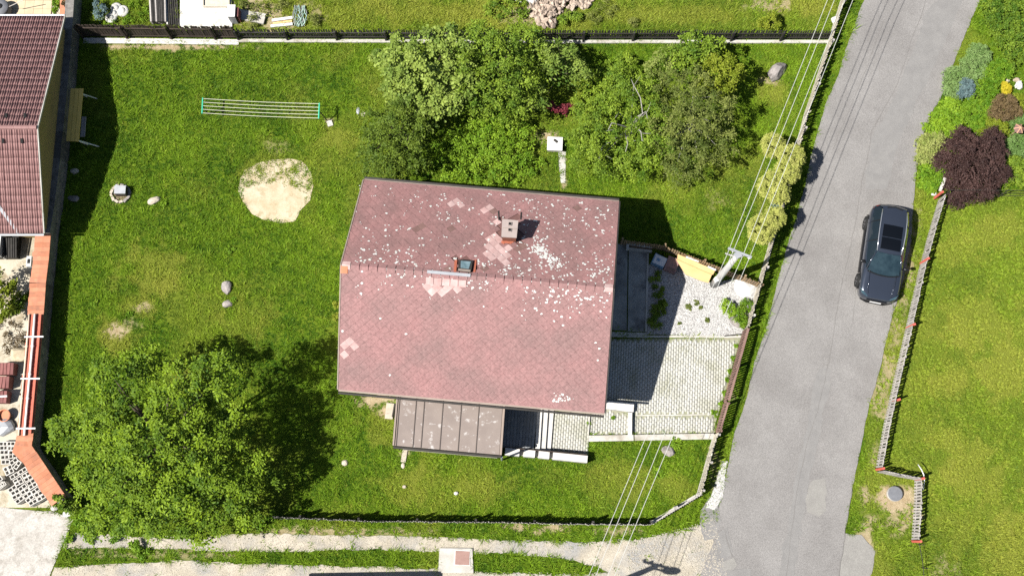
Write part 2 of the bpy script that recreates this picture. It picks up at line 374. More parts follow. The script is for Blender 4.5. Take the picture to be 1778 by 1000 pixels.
DRY = [(270, 470, 70, 55, .8), (200, 580, 45, 40, 1), (235, 530, 40, 30, .8), (480, 300, 85, 60, .5), (590, 240, 40, 30, .5), (660, 130, 50, 40, .35), (330, 640, 40, 25, .6), (430, 560, 60, 50, .5),
       (660, 740, 50, 40, .7), (700, 840, 60, 40, .6), (820, 850, 70, 30, .5), (1080, 830, 60, 40, .5), (1180, 850, 40, 30, .6), (1330, 330, 30, 60, .6), (1260, 330, 60, 50, .35), (1345, 160, 30, 25, .6), (1310, 290, 30, 40, .5),
       (550, 25, 300, 30, .5), (800, 20, 160, 25, .7), (1150, 25, 200, 22, .6), (1400, 15, 60, 20, .5), (860, 20, 60, 30, .8), (1000, 45, 60, 15, .6),
       (1700, 560, 80, 60, .5), (1740, 640, 70, 60, .7), (1650, 660, 50, 40, .4), (1690, 820, 60, 70, .6), (1760, 950, 60, 80, .7), (1640, 760, 40, 30, .6), (1720, 400, 70, 40, .5), (1660, 440, 40, 30, .4)]
DIRT = [(300, 82, 130, 7, 1), (205, 575, 22, 16, .9), (242, 534, 22, 12, .8), (222, 560, 25, 20, .5), (655, 695, 35, 20, 1), (670, 712, 18, 16, 1), (700, 790, 12, 14, .8), (960, 240, 22, 14, .9), (977, 292, 7, 34, 1), (940, 235, 14, 8, .6), (1340, 140, 22, 10, .7),
        (1552, 870, 34, 30, 1.1), (1590, 880, 20, 30, .8), (1560, 905, 40, 22, .7), (1530, 690, 20, 60, .6), (1575, 470, 18, 60, .7), (1560, 560, 14, 50, .6), (1545, 640, 16, 40, .7), (1500, 860, 12, 20, .8), (1520, 790, 12, 25, .5), (1590, 390, 12, 40, .6),
        (560, 922, 120, 10, .8), (700, 922, 80, 9, .6), (930, 916, 70, 10, .9), (1060, 922, 60, 10, .6), (490, 920, 30, 12, .8), (210, 334, 22, 20, .7), (572, 213, 12, 8, .8), (1500, 935, 22, 40, .9), (1480, 985, 26, 22, 1), (486, 258, 30, 14, .3),
        (430, 20, 60, 24, .8), (480, 40, 40, 18, .8), (540, 18, 30, 20, .5), (910, 30, 40, 20, .8), (1330, 10, 50, 16, .7), (1250, 345, 30, 20, .3), (1320, 400, 20, 30, .6), (1262, 640, 18, 70, .8), (1290, 560, 12, 20, .6), (1238, 800, 14, 50, .5), (1640, 1000, 30, 40, .4), (155, 960, 70, 10, .5), (300, 963, 120, 8, .6)]
def blobs(lst, X, Y):
    m = np.zeros(np.shape(X)); nz = (fbm(X * .06 + 9, Y * .06 + 4, 4) - .5) * 1.5
    for cx, cy, rx, ry, s in lst:
        d = np.sqrt(((X - cx) / rx) ** 2 + ((Y - cy) / ry) ** 2) + nz
        m = np.maximum(m, s * (1 - sstep(.45, 1.1, d)))
    return m
def masks(X, Y):
    dry = blobs(DRY, X, Y); dirt = blobs(DIRT, X, Y)
    big = fbm(X * .012, Y * .012 + 3, 4)
    dry = np.clip(dry * .8 + sstep(.5, .75, big) * .35, 0, 1)
    north = (Y < 62) & (X > 130) & (X < 1450); right = (X > 1500) & (Y > 330); dry = np.clip(dry + .24 * north + .30 * right, 0, 1)
    return dry, np.clip(dirt, 0, 1)
stp = .13
gx = np.arange(-25.6, 25.7, stp); gy = np.arange(-3.4, 26.4, stp); GX, GY = np.meshgrid(gx, gy); PX, PY = PN(GX, GY)
dry, dirt = masks(PX, PY)
hide = np.zeros(GX.shape, bool)
for p in (ROAD, PAVE_C, PAVE_B, PAVE_A, PAD, GRAVEL, APRON): hide |= pip(p, PX, PY)
GZ = -yard_depth(GX, GY) + np.where(hide, 0, .02 * (fbm(GX * 1.3, GY * 1.3) - .5)) - .012
nx, ny = len(gx), len(gy); idx = np.arange(nx * ny).reshape(ny, nx)
Fq = np.stack([idx[:-1, :-1], idx[:-1, 1:], idx[1:, 1:], idx[1:, :-1]], -1).reshape(-1, 4)
V = np.stack([GX, GY, GZ], -1).reshape(-1, 3)
# continue the sheet to the horizon
x0, x1, y0, y1 = gx[0], gx[-1], gy[0], gy[-1]; B = 300.0; n0 = len(V)
ring = np.array([(x0, y0, -.012), (x1, y0, -.012), (x1, y1, -.012), (x0, y1, -.55), (-B, -B, -.3), (B, -B, -.02), (B, B, -.02), (-B, B, -.5)])
V = np.vstack([V, ring]); Fq = np.vstack([Fq, [(n0 + 4, n0 + 5, n0 + 1, n0), (n0 + 5, n0 + 6, n0 + 2, n0 + 1), (n0 + 6, n0 + 7, n0 + 3, n0 + 2), (n0 + 7, n0 + 4, n0, n0 + 3)]])
m = bpy.data.materials.new('lawn_soil'); m.use_nodes = True; t = m.node_tree; t.nodes.clear(); L = t.links.new; M['lawn_soil'] = m
o_ = _n(t, 'ShaderNodeOutputMaterial'); b_ = _n(t, 'ShaderNodeBsdfPrincipled'); L(b_.outputs[0], o_.inputs[0]); b_.inputs['Roughness'].default_value = .95; b_.inputs['Specular IOR Level'].default_value = .1
g_ = _n(t, 'ShaderNodeNewGeometry')
def _noise(s, d=5):
    q = _n(t, 'ShaderNodeTexNoise'); q.inputs['Scale'].default_value = s; q.inputs['Detail'].default_value = d; q.inputs['Roughness'].default_value = .65; L(g_.outputs['Position'], q.inputs['Vector'])
    r = _n(t, 'ShaderNodeMapRange'); r.inputs[1].default_value = .34; r.inputs[2].default_value = .66; L(q.outputs['Fac'], r.inputs[0]); return r.outputs[0]
def _mix(f, a, z):
    x = _n(t, 'ShaderNodeMix', data_type='RGBA'); L(f, x.inputs[0])
    for s, v in ((x.inputs[6], a), (x.inputs[7], z)):
        if isinstance(v, tuple): s.default_value = c4(v)
        else: L(v, s)
    return x.outputs[2]
gr = _mix(_noise(5.0), (.030, .075, .003), (.100, .170, .009))
gr = _mix(_noise(.7), gr, _mix(_noise(7.0), (.075, .125, .008), (.145, .195, .014)))
a1 = _n(t, 'ShaderNodeAttribute', attribute_name='dry'); a2 = _n(t, 'ShaderNodeAttribute', attribute_name='dirt')
gr = _mix(a1.outputs['Fac'], gr, (.175, .190, .028))
dc = _mix(_noise(4.0), (.30, .225, .13), (.43, .35, .23))
gr = _mix(a2.outputs['Fac'], gr, dc)
L(gr, b_.inputs['Base Color'])
bp = _n(t, 'ShaderNodeBump'); bp.inputs['Strength'].default_value = .6; bp.inputs['Distance'].default_value = .04; L(_noise(16.0), bp.inputs['Height']); L(bp.outputs[0], b_.inputs['Normal'])
z4 = np.zeros(8)
me = fastmesh('ground', V, Fq, 'lawn_soil', attrs={'dry': ('POINT', np.concatenate([dry.ravel(), z4 + .3])), 'dirt': ('POINT', np.concatenate([dirt.ravel(), z4]))})
tag(obj('ground', me), kind='structure')

def outline(poly, jag=0.0, step=.12, seed=0, z=None):
    pts = []
    Wp = [W(x, y) for x, y in poly]; n = len(Wp)
    for i in range(n):
        a = Wp[i]; b = Wp[(i + 1) % n]; k = max(1, int(np.linalg.norm(b - a) / step)) if jag else 1
        for j in range(k): pts.append(a + (b - a) * j / k)
    pts = np.array(pts)
    if jag:
        d = np.roll(pts, -1, 0) - np.roll(pts, 1, 0); nn = np.stack([d[:, 1], -d[:, 0]], -1) / (np.linalg.norm(d[:, :2], axis=1)[:, None] + 1e-9)
        f = (fbm(pts[:, 0] * 1.3 + seed, pts[:, 1] * 1.3, 3) - .5) * 2 + (vnoise(pts[:, 0] * 7 + seed, pts[:, 1] * 7) - .5) * .7
        pts[:, :2] += nn * (f * jag)[:, None]
    return pts
def sheet(name, poly, mt, dz, jag=0.0, seed=0, kind='structure'):
    p = outline(poly, jag, seed=seed); p[:, 2] = dz
    ar = np.sum(p[:, 0] * np.roll(p[:, 1], -1) - np.roll(p[:, 0], -1) * p[:, 1])
    if ar < 0: p = p[::-1]
    me = bpy.data.meshes.new(name); me.from_pydata([tuple(q) for q in p], [], [tuple(range(len(p)))]); me.materials.append(M[mt]); me.update()
    return tag(obj(name, me), kind=kind)
sheet('gravel_track', PATH_UP, 'track_gravel', .012, .10, 1)
sheet('gravel_track', PATH_LOW, 'track_gravel', .013, .09, 2)
road = sheet('road', ROAD, 'asphalt', .030, .05, 3)
sheet('sandpit', SANDPIT, 'sand', .010, .035, 4)
sheet('gravel_bed', GRAVEL, 'gravel_bed', .012, .03, 5)
sheet('concrete_pad', [(1466, 925), (1495, 928), (1520, 955), (1512, 1000), (1500, 1030), (1450, 1030)], 'asphalt_pale', .014, .06, 9)
sheet('verge_gravel', [(1252, 800), (1262, 800), (1252, 862), (1240, 885), (1225, 880), (1236, 855)], 'gravel_bed', .020, .05, 8)
# yard (lower, on the neighbour's side of the wall) follows the ground
yg = np.arange(-25.6, -19.0, .25); yy = np.arange(1.0, 26.2, .25); YX, YY = np.meshgrid(yg, yy); ypx, ypy = PN(YX, YY)
okq = pip(YARD, ypx, ypy); YZ = -yard_depth(YX - .3, YY) + .012; ids = np.arange(YX.size).reshape(YX.shape)
okf = okq[:-1, :-1] | okq[1:, 1:]
fq = np.stack([ids[:-1, :-1], ids[:-1, 1:], ids[1:, 1:], ids[1:, :-1]], -1)[okf]
me = fastmesh('yard', np.stack([YX, YY, YZ], -1).reshape(-1, 3), fq, 'yard_ground'); tag(obj('yard', me), kind='structure')
sheet('concrete_apron', APRON, 'apron', .018, .02, 6)
def strip(name, pts, wpx, mt, dz, jag=.02, seed=0, parent=None):
    """thin ribbon along photo points, width in metres"""
    P = [W(x, y) for x, y in pts]; Q = []
    for i in range(len(P) - 1):
        k = max(1, int(np.linalg.norm(P[i + 1] - P[i]) / .15))
        for j in range(k): Q.append(P[i] + (P[i + 1] - P[i]) * j / k)
    Q.append(P[-1]); Q = np.array(Q); d = np.gradient(Q, axis=0); nn = np.stack([-d[:, 1], d[:, 0]], -1); nn /= np.linalg.norm(nn, axis=1)[:, None] + 1e-9
    j = (fbm(Q[:, 0] * 3 + seed, Q[:, 1] * 3, 3) - .5) * 2 * jag; wd = wpx * (.6 + .8 * vnoise(Q[:, 0] * 4 + seed, Q[:, 1] * 4))
    a = Q.copy(); a[:, :2] += nn * (j + wd / 2)[:, None]; b = Q.copy(); b[:, :2] += nn * (j - wd / 2)[:, None]; a[:, 2] = b[:, 2] = dz
    n = len(Q); Fc = [(i + n, i + n + 1, i + 1, i) for i in range(n - 1)]
    me = fastmesh(name, np.vstack([a, b]), Fc, mt); return obj(name, me, parent)
def sub_sheet(name, poly, mt, dz, jag, seed, parent):
    o = sheet(name, poly, mt, dz, jag, seed, None); return par(o, parent)
# repairs and cracks on the road
sub_sheet('repair_patch', [(1232, 862), (1246, 872), (1252, 905), (1240, 935), (1222, 940), (1214, 905), (1216, 885)], 'asphalt_patch', .035, .05, 11, road)
sub_sheet('repair_patch', [(1246, 925), (1262, 915), (1272, 958), (1258, 975), (1240, 972)], 'asphalt_patch', .036, .04, 12, road)
sub_sheet('repair_patch', [(1254, 975), (1274, 967), (1280, 980), (1274, 988), (1256, 990), (1251, 983)], 'asphalt_pale', .040, .02, 13, road)
sub_sheet('repair_patch', [(1262, 990), (1304, 986), (1302, 1004), (1258, 1012)], 'asphalt_patch', .037, .03, 14, road)
sub_sheet('worn_patch', [(1412, 832), (1430, 830), (1436, 850), (1432, 885), (1420, 896), (1402, 888), (1397, 865), (1404, 845)], 'asphalt_pale', .035, .10, 15, road)
for i, (p, wd) in enumerate([([(1612, -20), (1598, 30), (1582, 70), (1570, 110), (1556, 150), (1540, 180), (1526, 205), (1514, 225), (1508, 260), (1497, 310), (1488, 370), (1476, 430), (1462, 490), (1450, 560), (1436, 640), (1420, 710), (1398, 780), (1384, 850), (1374, 920), (1364, 1010)], .022),
                             ([(1535, 35), (1500, 130), (1470, 200), (1446, 262)], .012), ([(1238, 935), (1244, 950), (1252, 975)], .03), ([(1258, 918), (1264, 945), (1272, 966)], .04),
                             ([(1490, 470), (1484, 520), (1480, 560)], .012), ([(1540, 370), (1534, 395), (1530, 420)], .012), ([(1456, 1000), (1470, 900), (1480, 850)], .03)]):
    strip('crack', p, wd, 'crack', .038, .05, i * 3.1, road)
sub_sheet('worn_strip', [(1640, -20), (1604, 30), (1576, 110), (1546, 182), (1518, 232), (1512, 260), (1500, 330), (1540, 330), (1560, 250), (1590, 180), (1640, 80), (1680, -20)], 'asphalt_patch', .033, .12, 18, road)
sub_sheet('worn_strip', [(1420, 640), (1445, 640), (1420, 760), (1392, 900), (1378, 1010), (1350, 1010), (1376, 860), (1402, 740)], 'asphalt_patch', .034, .16, 19, road)

# ------------------------------------------------------------------ the house
ZE, ZR = 3.5, 5.65
NW, NE, SW, SE = [Vector(W(*q, ZE)) for q in ((632, 312), (1075, 351), (589, 675), (1048, 718))]
RW, RE = [Vector(W(*q, ZR)) for q in ((592, 461), (1066, 499))]
U = ((NE - NW) + (SE - SW) + (RE - RW)) / 3
VN = ((RW - NW) + (RE - NE)) / 2; VS = ((SW - RW) + (SE - RE)) / 2
R0 = (RW + RE) / 2 - U / 2                                     # west end of the ridge
house = empty('bungalow', (R0 + U / 2).to_tuple()[:2] + (0,), 'gable roofed bungalow under weathered pink diamond tiles in the middle of the garden', 'house')
nN = (-VN).cross(U).normalized(); nS = VS.cross(U).normalized()
if nN.z < 0: nN = -nN
if nS.z < 0: nS = -nS
E0N = R0 - VN                                                  # north-west eave corner
def quadmesh(name, pts, th, nrm, mt, parent):
    V = [Vector(p) for p in pts]; mb = MB(); V2 = [v - nrm * th for v in V]
    mb.add(V + V2, [(0, 1, 2, 3), (7, 6, 5, 4), (0, 4, 5, 1), (1, 5, 6, 2), (2, 6, 7, 3), (3, 7, 4, 0)]); return mb.build(name, mt, parent)
roofN = quadmesh('roof_slope', [E0N + nN * -.02, R0 + nN * -.02, R0 + U + nN * -.02, E0N + U + nN * -.02], .14, nN, 'roof_deck', house)
roofS = quadmesh('roof_slope', [R0 + nS * -.02, R0 + VS + nS * -.02, R0 + VS + U + nS * -.02, R0 + U + nS * -.02], .14, nS, 'roof_deck', house)
# walls (gable ends included)
Uh = U.normalized(); VH = Vector((VS.x, VS.y, 0)).normalized()
def rp(u, v):  # v metres south of ridge in plan (negative north), u metres along from the west end
    return R0 + Uh * u + VH * v
def under(v): # roof height above plan offset v, deck underside
    return (ZR + (ZE - ZR) * (abs(v) / (Vector((VS.x, VS.y, 0)).length if v > 0 else Vector((VN.x, VN.y, 0)).length))) - .22
LU = U.length; vn = -Vector((VN.x, VN.y, 0)).length + .55; vs_ = Vector((VS.x, VS.y, 0)).length - .55
for i, u in enumerate((.35, LU - .35)):
    mb = MB(); prof = [(vn, 0), (vs_, 0), (vs_, under(vs_)), (0, under(0)), (vn, under(vn))]
    a = [rp(u - .15, v) for v, z in prof]; b = [rp(u + .15, v) for v, z in prof]
    V = [(p.x, p.y, z) for p, (v, z) in zip(a, prof)] + [(p.x, p.y, z) for p, (v, z) in zip(b, prof)]
    mb.add(V, [(4, 3, 2, 1, 0), (5, 6, 7, 8, 9)] + [(k, (k + 1) % 5, 5 + (k + 1) % 5, 5 + k) for k in range(5)]); mb.build('gable_wall', 'render_wall', house)
for v in (vn, vs_):
    a = rp(.5, v); b = rp(LU - .5, v); mb = MB(); h = under(v) - .02
    mb.bar((a.x, a.y, h / 2), (b.x, b.y, h / 2), .3, h); mb.build('side_wall', 'render_wall', house)
# windows and door on the street side and garden side (seen only from a step aside)
for (v, z, w_, h_) in ((-2.2, 1.7, 1.3, 1.2), (1.6, 1.7, 1.3, 1.2)):
    p = rp(LU - .19, v); q = VH * (w_ / 2); mb = MB(); mb.bar((p.x - q.x, p.y - q.y, z), (p.x + q.x, p.y + q.y, z), .06, h_); fr = mb.build('window', 'white_concrete', house)
    p = rp(LU - .15, v); q = VH * (w_ / 2 - .08); mb = MB(); mb.bar((p.x - q.x, p.y - q.y, z), (p.x + q.x, p.y + q.y, z), .02, h_ - .16); mb.build('pane', 'glass', fr)
# diamond tiles
DX, DV = .43, .205
def tile_local(Vd, nrm, s=1.0, lift=.009):
    Ud = Uh; vd = Vd.normalized(); g = .982 * s
    top = -vd * (DV * g); bot = vd * (DV * g); lf = -Ud * (DX / 2 * g); rt = Ud * (DX / 2 * g)
    T = [top + nrm * .012, lf + nrm * (.014), bot + nrm * (.014 + lift), rt + nrm * (.014)]; Bt = [p - nrm * .018 for p in T]
    return T, Bt
FCT = [(0, 1, 2, 3), (0, 4, 5, 1), (1, 5, 6, 2), (2, 6, 7, 3), (3, 7, 4, 0)]
def tile_mesh(name, Vd, nrm, mt, lift=.009):
    T, Bt = tile_local(Vd, nrm, 1, lift); mb = MB(); mb.add(T + Bt, FCT); return mb.mesh(name, mt)
TM = {k: tile_mesh('roof_tile', *a) for k, a in {'N': (VN * -1, nN, 'roof_tile_north'), 'S': (VS, nS, 'roof_tile'),
      'Np': (VN * -1, nN, 'pale_tile', .02), 'Sp': (VS, nS, 'pale_tile', .02), 'Nb': (VN * -1, nN, 'brown_tile'), 'Sb': (VS, nS, 'brown_tile')}.items()}
CAMP = Vector((0, 0, HC))
def pxof(p):
    d = np.array(p) - np.array([0, 0, HC]); wv = d @ FW; return 889 + F * d[0] / wv, 500 - F * (d @ UP) / wv
PALE = [[(862, 388), (872, 396), (862, 420), (870, 432), (852, 428), (862, 436), (850, 440), (872, 444), (880, 436), (868, 450), (882, 446), (874, 452), (866, 412), (856, 414), (880, 452), (858, 446)],
        [(607, 590), (598, 596), (592, 590), (590, 604), (600, 612), (592, 620), (601, 603), (609, 598), (594, 612)], [(748, 496), (764, 500), (778, 500), (756, 506), (772, 506), (790, 497)], [(788, 352), (797, 358), (846, 362)]]
BROWN = [(905, 430), (855, 370), (727, 395), (780, 400), (775, 470), (840, 470), (1000, 360), (905, 432)]
singles = []; mbs = {'N': MB(), 'S': MB()}
def inside_obst(px, py):  # chimney and skylight openings
    return (868 < px < 903 and 376 < py < 421) or (790 < px < 826 and 448 < py < 474)
for key, O, Vd, nrm in (('N', E0N, VN, nN), ('S', R0, VS, nS)):
    Lv = Vd.length; nr = int(Lv / DV) + 1; sgn = Vd.normalized()
    for r in range(nr + 1):
        v = r * DV
        if v > Lv + DV * .97: continue
        for c in range(-1, int(LU / DX) + 2):
            u = (c + .5 * (r % 2)) * DX
            if u < -DX * .49 or u > LU + DX * .49: continue
            ctr = O + Uh * u + sgn * v; px, py = pxof(ctr)
            if inside_obst(px, py): continue
            full = u > DX * .45 and u < LU - DX * .45 and v > DV and v < Lv - DV
            down = VN * -1 if key == 'N' else VS
            if full:
                kind = ''
                if any((px - a) ** 2 + (py - b) ** 2 < 52 for g in PALE for a, b in g): kind = 'p'
                elif any((px - a) ** 2 + (py - b) ** 2 < 40 for a, b in BROWN): kind = 'b'
                singles.append((0 if kind else 1, (ctr - CAMP).length + random.random() * .0, key, kind, ctr))
            else:
                T, Bt = tile_local(down, nrm); P = []
                for q in T + Bt:
                    p = ctr + q; e_ = p - O - (p - O).dot(nrm) * nrm; k_ = Uh.dot(sgn); a_, b2 = e_.dot(Uh), e_.dot(sgn); uu = (a_ - k_ * b2) / (1 - k_ * k_); vv = (b2 - k_ * a_) / (1 - k_ * k_)
                    P.append(p + Uh * (min(max(uu, .0), LU) - uu) + sgn * (min(max(vv, .0), Lv) - vv))
                mbs[key].add(P, FCT, random.random())
singles.sort(key=lambda s: (s[0], s[1]))
for i, (a, d, key, kind, ctr) in enumerate(singles):
    if i < 300:
        o = inst('roof_tile', TM[key + kind], ctr, house)
        o.rotation_euler = (random.gauss(0, .006), random.gauss(0, .006), random.gauss(0, .012))
        if kind == 'p': o['label'] = 'pale pink replacement tile'
        if kind == 'b': o['label'] = 'dark brown replaced tile'
    else:
        T, Bt = tile_local(VN * -1 if key == 'N' else VS, nN if key == 'N' else nS)
        j = [random.gauss(0, .004) for _ in range(4)]; nr_ = nN if key == 'N' else nS
        P = [ctr + q + nr_ * j[k % 4] for k, q in enumerate(T + Bt)]
        mbs[key].add(P, FCT, .02 + .97 * random.random())
for key, mt in (('N', 'roof_tile_north'), ('S', 'roof_tile')):
    o = mbs[key].build('roof_tiles', mt, house); o['kind'] = 'stuff'
# ridge caps
nr = 30
for i in range(nr):
    a = R0 + U * (i / nr + .0015); b = R0 + U * ((i + 1) / nr - .0015); mb = MB()
    up = Vector((0, 0, .055)); dn = (-VN).normalized() * .17; ds = VS.normalized() * .17; l = .006 * (i % 2)
    V = []
    for p in (a, b):
        V += [p + dn + nN * (.035 + l), p + up + Vector((0, 0, l)), p + ds + nS * (.035 + l), p + ds + nS * .01, p + dn + nN * .01]
    mb.add(V, [(0, 5, 6, 1), (1, 6, 7, 2), (2, 7, 8, 3), (4, 9, 5, 0), (4, 3, 8, 9), (0, 1, 2, 3, 4), (9, 8, 7, 6, 5)])
    mb.build('ridge_tile', 'roof_tile' if 1 <= i < 29 and random.random() > .0 else 'pale_tile', house)
# metal strip on the ridge
a = G(741, 477, ZR + .1); b = G(816, 486, ZR + .1); mb = MB(); mb.bar(R0 + Uh * ((a - R0).dot(Uh)) + Vector((0, 0, .075)), R0 + Uh * ((b - R0).dot(Uh)) + Vector((0, 0, .075)), .13, .03); mb.build('ridge_flashing', 'grey_metal', house)
# square pale tiles just below the ridge
ua = (a - R0).dot(Uh)
for i in range(5):
    p = R0 + Uh * (ua + .12 + i * .345) + VS.normalized() * .36 + nS * .035; mb = MB()
    q = VS.normalized() * .15; mb.bar(p - q, p + q, .32, .02, nS); mb.build('roof_tile', 'pale_tile', house)['label'] = 'pale pink replacement tile'
# eave gutters, verge trims
for O, nm, nrm, dd in ((E0N, 'gutter', nN, (-VN).normalized()), (R0 + VS, 'gutter', nS, VS.normalized())):
    mb = MB(); p = O + dd * .03; mb.bar(p - nrm * .02, p + U - nrm * .02, .10, .035, nrm); mb.build('eave_trim', 'trim_brown', house)
    d2 = Vector((dd.x, dd.y, 0)).normalized(); p = O + d2 * .135 + Vector((0, 0, -.09)); mb = MB(); mb.tube([p, p + U], .055, 8); mb.build(nm, 'dark_metal', house)
for O, Vd, nrm in ((E0N, VN, nN), (R0, VS, nS)):
    for k in (0, 1):
        p = O + U * k + Uh * (.035 if k else -.035); mb = MB(); mb.bar(p - nrm * .05, p + Vd - nrm * .05, .05, .17, nrm); mb.build('verge_trim', 'trim_brown' if k == 0 else 'dark_metal', house)
# orange ridge end + end cap
mb = MB(); p = R0 + Uh * .12 + VS.normalized() * .2 + nS * .04; mb.bar(p - VS.normalized() * .16, p + VS.normalized() * .16, .3, .02, nS); mb.build('ridge_end_tile', 'coping', house)
# chimney
def slope_v(x, y):  # share of the way from the ridge to an eave, negative on the north slope
    dx, dy = x - R0.x, y - R0.y
    k = lambda A: (U.x * dy - U.y * dx) / (U.x * A.y - U.y * A.x)
    b_ = k(VS)
    return b_ if b_ > 0 else -k(-VN)
def roofz(x, y):
    return ZR + (ZE - ZR) * abs(slope_v(x, y))
ct = 5.62
cq = [G(872, 380, ct), G(900, 383, ct), G(897, 413, ct), G(870.5, 411.5, ct)]; cc = sum(cq, Vector()) / 4
body = [cc + (p - cc) * .90 for p in cq]
mb = MB(); mb.prism([p.to_tuple() for p in body], 4.0, ct - .07); ch = mb.build('chimney', 'chimney_brick', house)
mb = MB(); mb.prism([p.to_tuple() for p in cq], ct - .07, ct); mb.build('chimney_cap', 'chimney_cap', ch)
mb = MB(); m1 = (cq[0] + cq[3]) / 2; m2 = (cq[1] + cq[2]) / 2; mb.bar(m1 + (m2 - m1) * .08 + Vector((0, 0, .012)), m1 + (m2 - m1) * .92 + Vector((0, 0, .012)), .02, .02); mb.build('cap_joint', 'trim_brown', ch)
for (x, y) in ((885.5, 389), (885, 399.5)):
    p = G(x, y, ct); mb = MB(); mb.box((p.x, p.y, ct + .02), (.155, .15, .05), -.1); fl = mb.build('flue', 'chimney_cap', ch)
    mb.V.clear(); mb = MB(); mb.box((p.x, p.y, ct + .048), (.115, .11, .012), -.1); mb.build('flue_opening', 'black', ch)
for k in range(7):  # torn orange flashing at the foot of the chimney
    t_ = k / 8; p = body[3].lerp(body[2], t_); q = p + VH * random.uniform(.03, .13); z = roofz(q.x, q.y) + .05; mb = MB()
    mb.bar((p.x, p.y, roofz(p.x, p.y) + .07), (q.x + random.gauss(0, .01), q.y - random.random() * .05, z), .085, .012); mb.build('flashing', 'orange_flash', ch)
# grey mortar and soot marks round the chimney are patches of old flashing
for a, b in (((865, 360), (866, 378)), ((905, 362), (904, 376))):
    pa = G(*a, 4.6); pb = G(*b, 4.7); mb = MB(); pa.z = roofz(pa.x, pa.y) + .045; pb.z = roofz(pb.x, pb.y) + .045; mb.bar(pa, pb, .05, .012, nN); mb.build('roof_hook', 'dark_metal', house)
# skylight
def on_roofN(px, py, h=0.0):
    z = 5.0
    for _ in range(12):
        p = G(px, py, z); z = roofz(p.x, p.y) + h
    return G(px, py, z)
sc = [on_roofN(797.5, 450.5, .16), on_roofN(821, 452.5, .16), on_roofN(818, 471, .16), on_roofN(794.5, 468.5, .16)]
mb = MB(); mb.add([p.to_tuple() for p in sc] + [(p - nN * .2).to_tuple() for p in sc], [(0, 3, 2, 1), (4, 5, 6, 7), (0, 1, 5, 4), (1, 2, 6, 5), (2, 3, 7, 6), (3, 0, 4, 7)]); skl = mb.build('skylight', 'dark_metal', house)
s_in = [sc[0].lerp(sc[2], .13), sc[1].lerp(sc[3], .13), sc[2].lerp(sc[0], .2), sc[3].lerp(sc[1], .2)]
mb = MB(); mb.add([(p + nN * .015).to_tuple() for p in s_in] + [(p - nN * .02).to_tuple() for p in s_in], [(0, 3, 2, 1), (4, 5, 6, 7), (0, 1, 5, 4), (1, 2, 6, 5), (2, 3, 7, 6), (3, 0, 4, 7)]); mb.build('pane', 'skylight_glass', skl)
mb = MB(); mb.bar(sc[3].lerp(sc[2], .05) + nN * .02, sc[3].lerp(sc[2], .95) + nN * .02, .09, .03, nN); mb.build('sill', 'trim_brown', skl)
for (x0_, x1_) in ((789.5, 794), (823, 827.5)):
    p = [on_roofN(x0_, 451, .05), on_roofN(x1_, 451, .05), on_roofN(x1_ - 2, 472, .05), on_roofN(x0_ - 2, 472, .05)]
    mb = MB(); mb.add([q.to_tuple() for q in p] + [(q - nN * .02).to_tuple() for q in p], [(0, 3, 2, 1), (4, 5, 6, 7), (0, 1, 5, 4), (1, 2, 6, 5), (2, 3, 7, 6), (3, 0, 4, 7)]); mb.build('flashing', 'orange_flash', skl)
# lichen: white crusts growing on the tiles
mb = MB()
def lich(px, py, r):
    z = 5.0
    for _ in range(10):
        p = G(px, py, z); z = roofz(p.x, p.y) + .030
    p = G(px, py, z); north = slope_v(p.x, p.y) < 0; nrm = nN if north else nS; sd = ((-VN) if north else VS).normalized()
    k = 7; ph = random.random() * 6; V = [p + nrm * .006]
    for i in range(k):
        a = ph + i * 2 * math.pi / k; rr = r * random.uniform(.65, 1.2); V.append(p + Uh * (rr * math.cos(a)) + sd * (rr * math.sin(a)) * .85)
    mb.add(V, [(0, 1 + i, 1 + (i + 1) % k) for i in range(k)])
def inroof(px, py):
    return pip([(626, 318), (1068, 356), (1044, 708), (596, 668)], np.array([px]), np.array([py]))[0] and not inside_obst(px, py)
def ridge_y(px): return 461 + (px - 592) * .08
n = 0
while n < 1000:
    px = random.uniform(595, 1072); py = random.uniform(320, 560)
    if not inroof(px, py): continue
    d = py - ridge_y(px); dens = .24 + .7 * math.exp(-((d + 10) / 24) ** 2)
    if d > 0: dens = (.95 if px > 700 else .5) * math.exp(-d / 14) + (.75 if px > 900 else .06) * math.exp(-(d / 52) ** 2)
    elif px > 900: dens += .35
    if random.random() > dens: continue
    for _ in range(random.choice((1, 1, 1, 2, 3))):
        lich(px + random.gauss(0, 3), py + random.gauss(0, 2), random.choice((.02, .028, .036, .045, .06))); n += 1
for _ in range(150):
    t_ = random.random(); lich(928 + 40 * t_ + random.gauss(0, 7), 425 + 38 * t_ + random.gauss(0, 5), random.uniform(.02, .07))
for _ in range(46): lich(960 + abs(random.gauss(0, 14)), 698 - abs(random.gauss(0, 6)), random.uniform(.015, .05))
for a in ((977, 685), (940, 545), (978, 565), (975, 550), (1034, 595), (1041, 605), (1038, 625), (660, 553), (595, 575), (705, 580), (677, 651)): lich(*a, .06)
o = mb.build('lichen', 'lichen', house); o['kind'] = 'stuff'

# ------------------------------------------------------------------ flat-roofed annex, landing, steps, parapet
ZA = 2.75
aq = [G(689.5, 686, ZA), G(876, 701, ZA), G(870, 789.5, ZA), G(683, 773, ZA)]
annex = empty('annex', ((aq[0] + aq[2]) / 2).to_tuple()[:2] + (0,), 'flat roofed annex covered in brown sheet panels against the pink roofed house', 'annex')
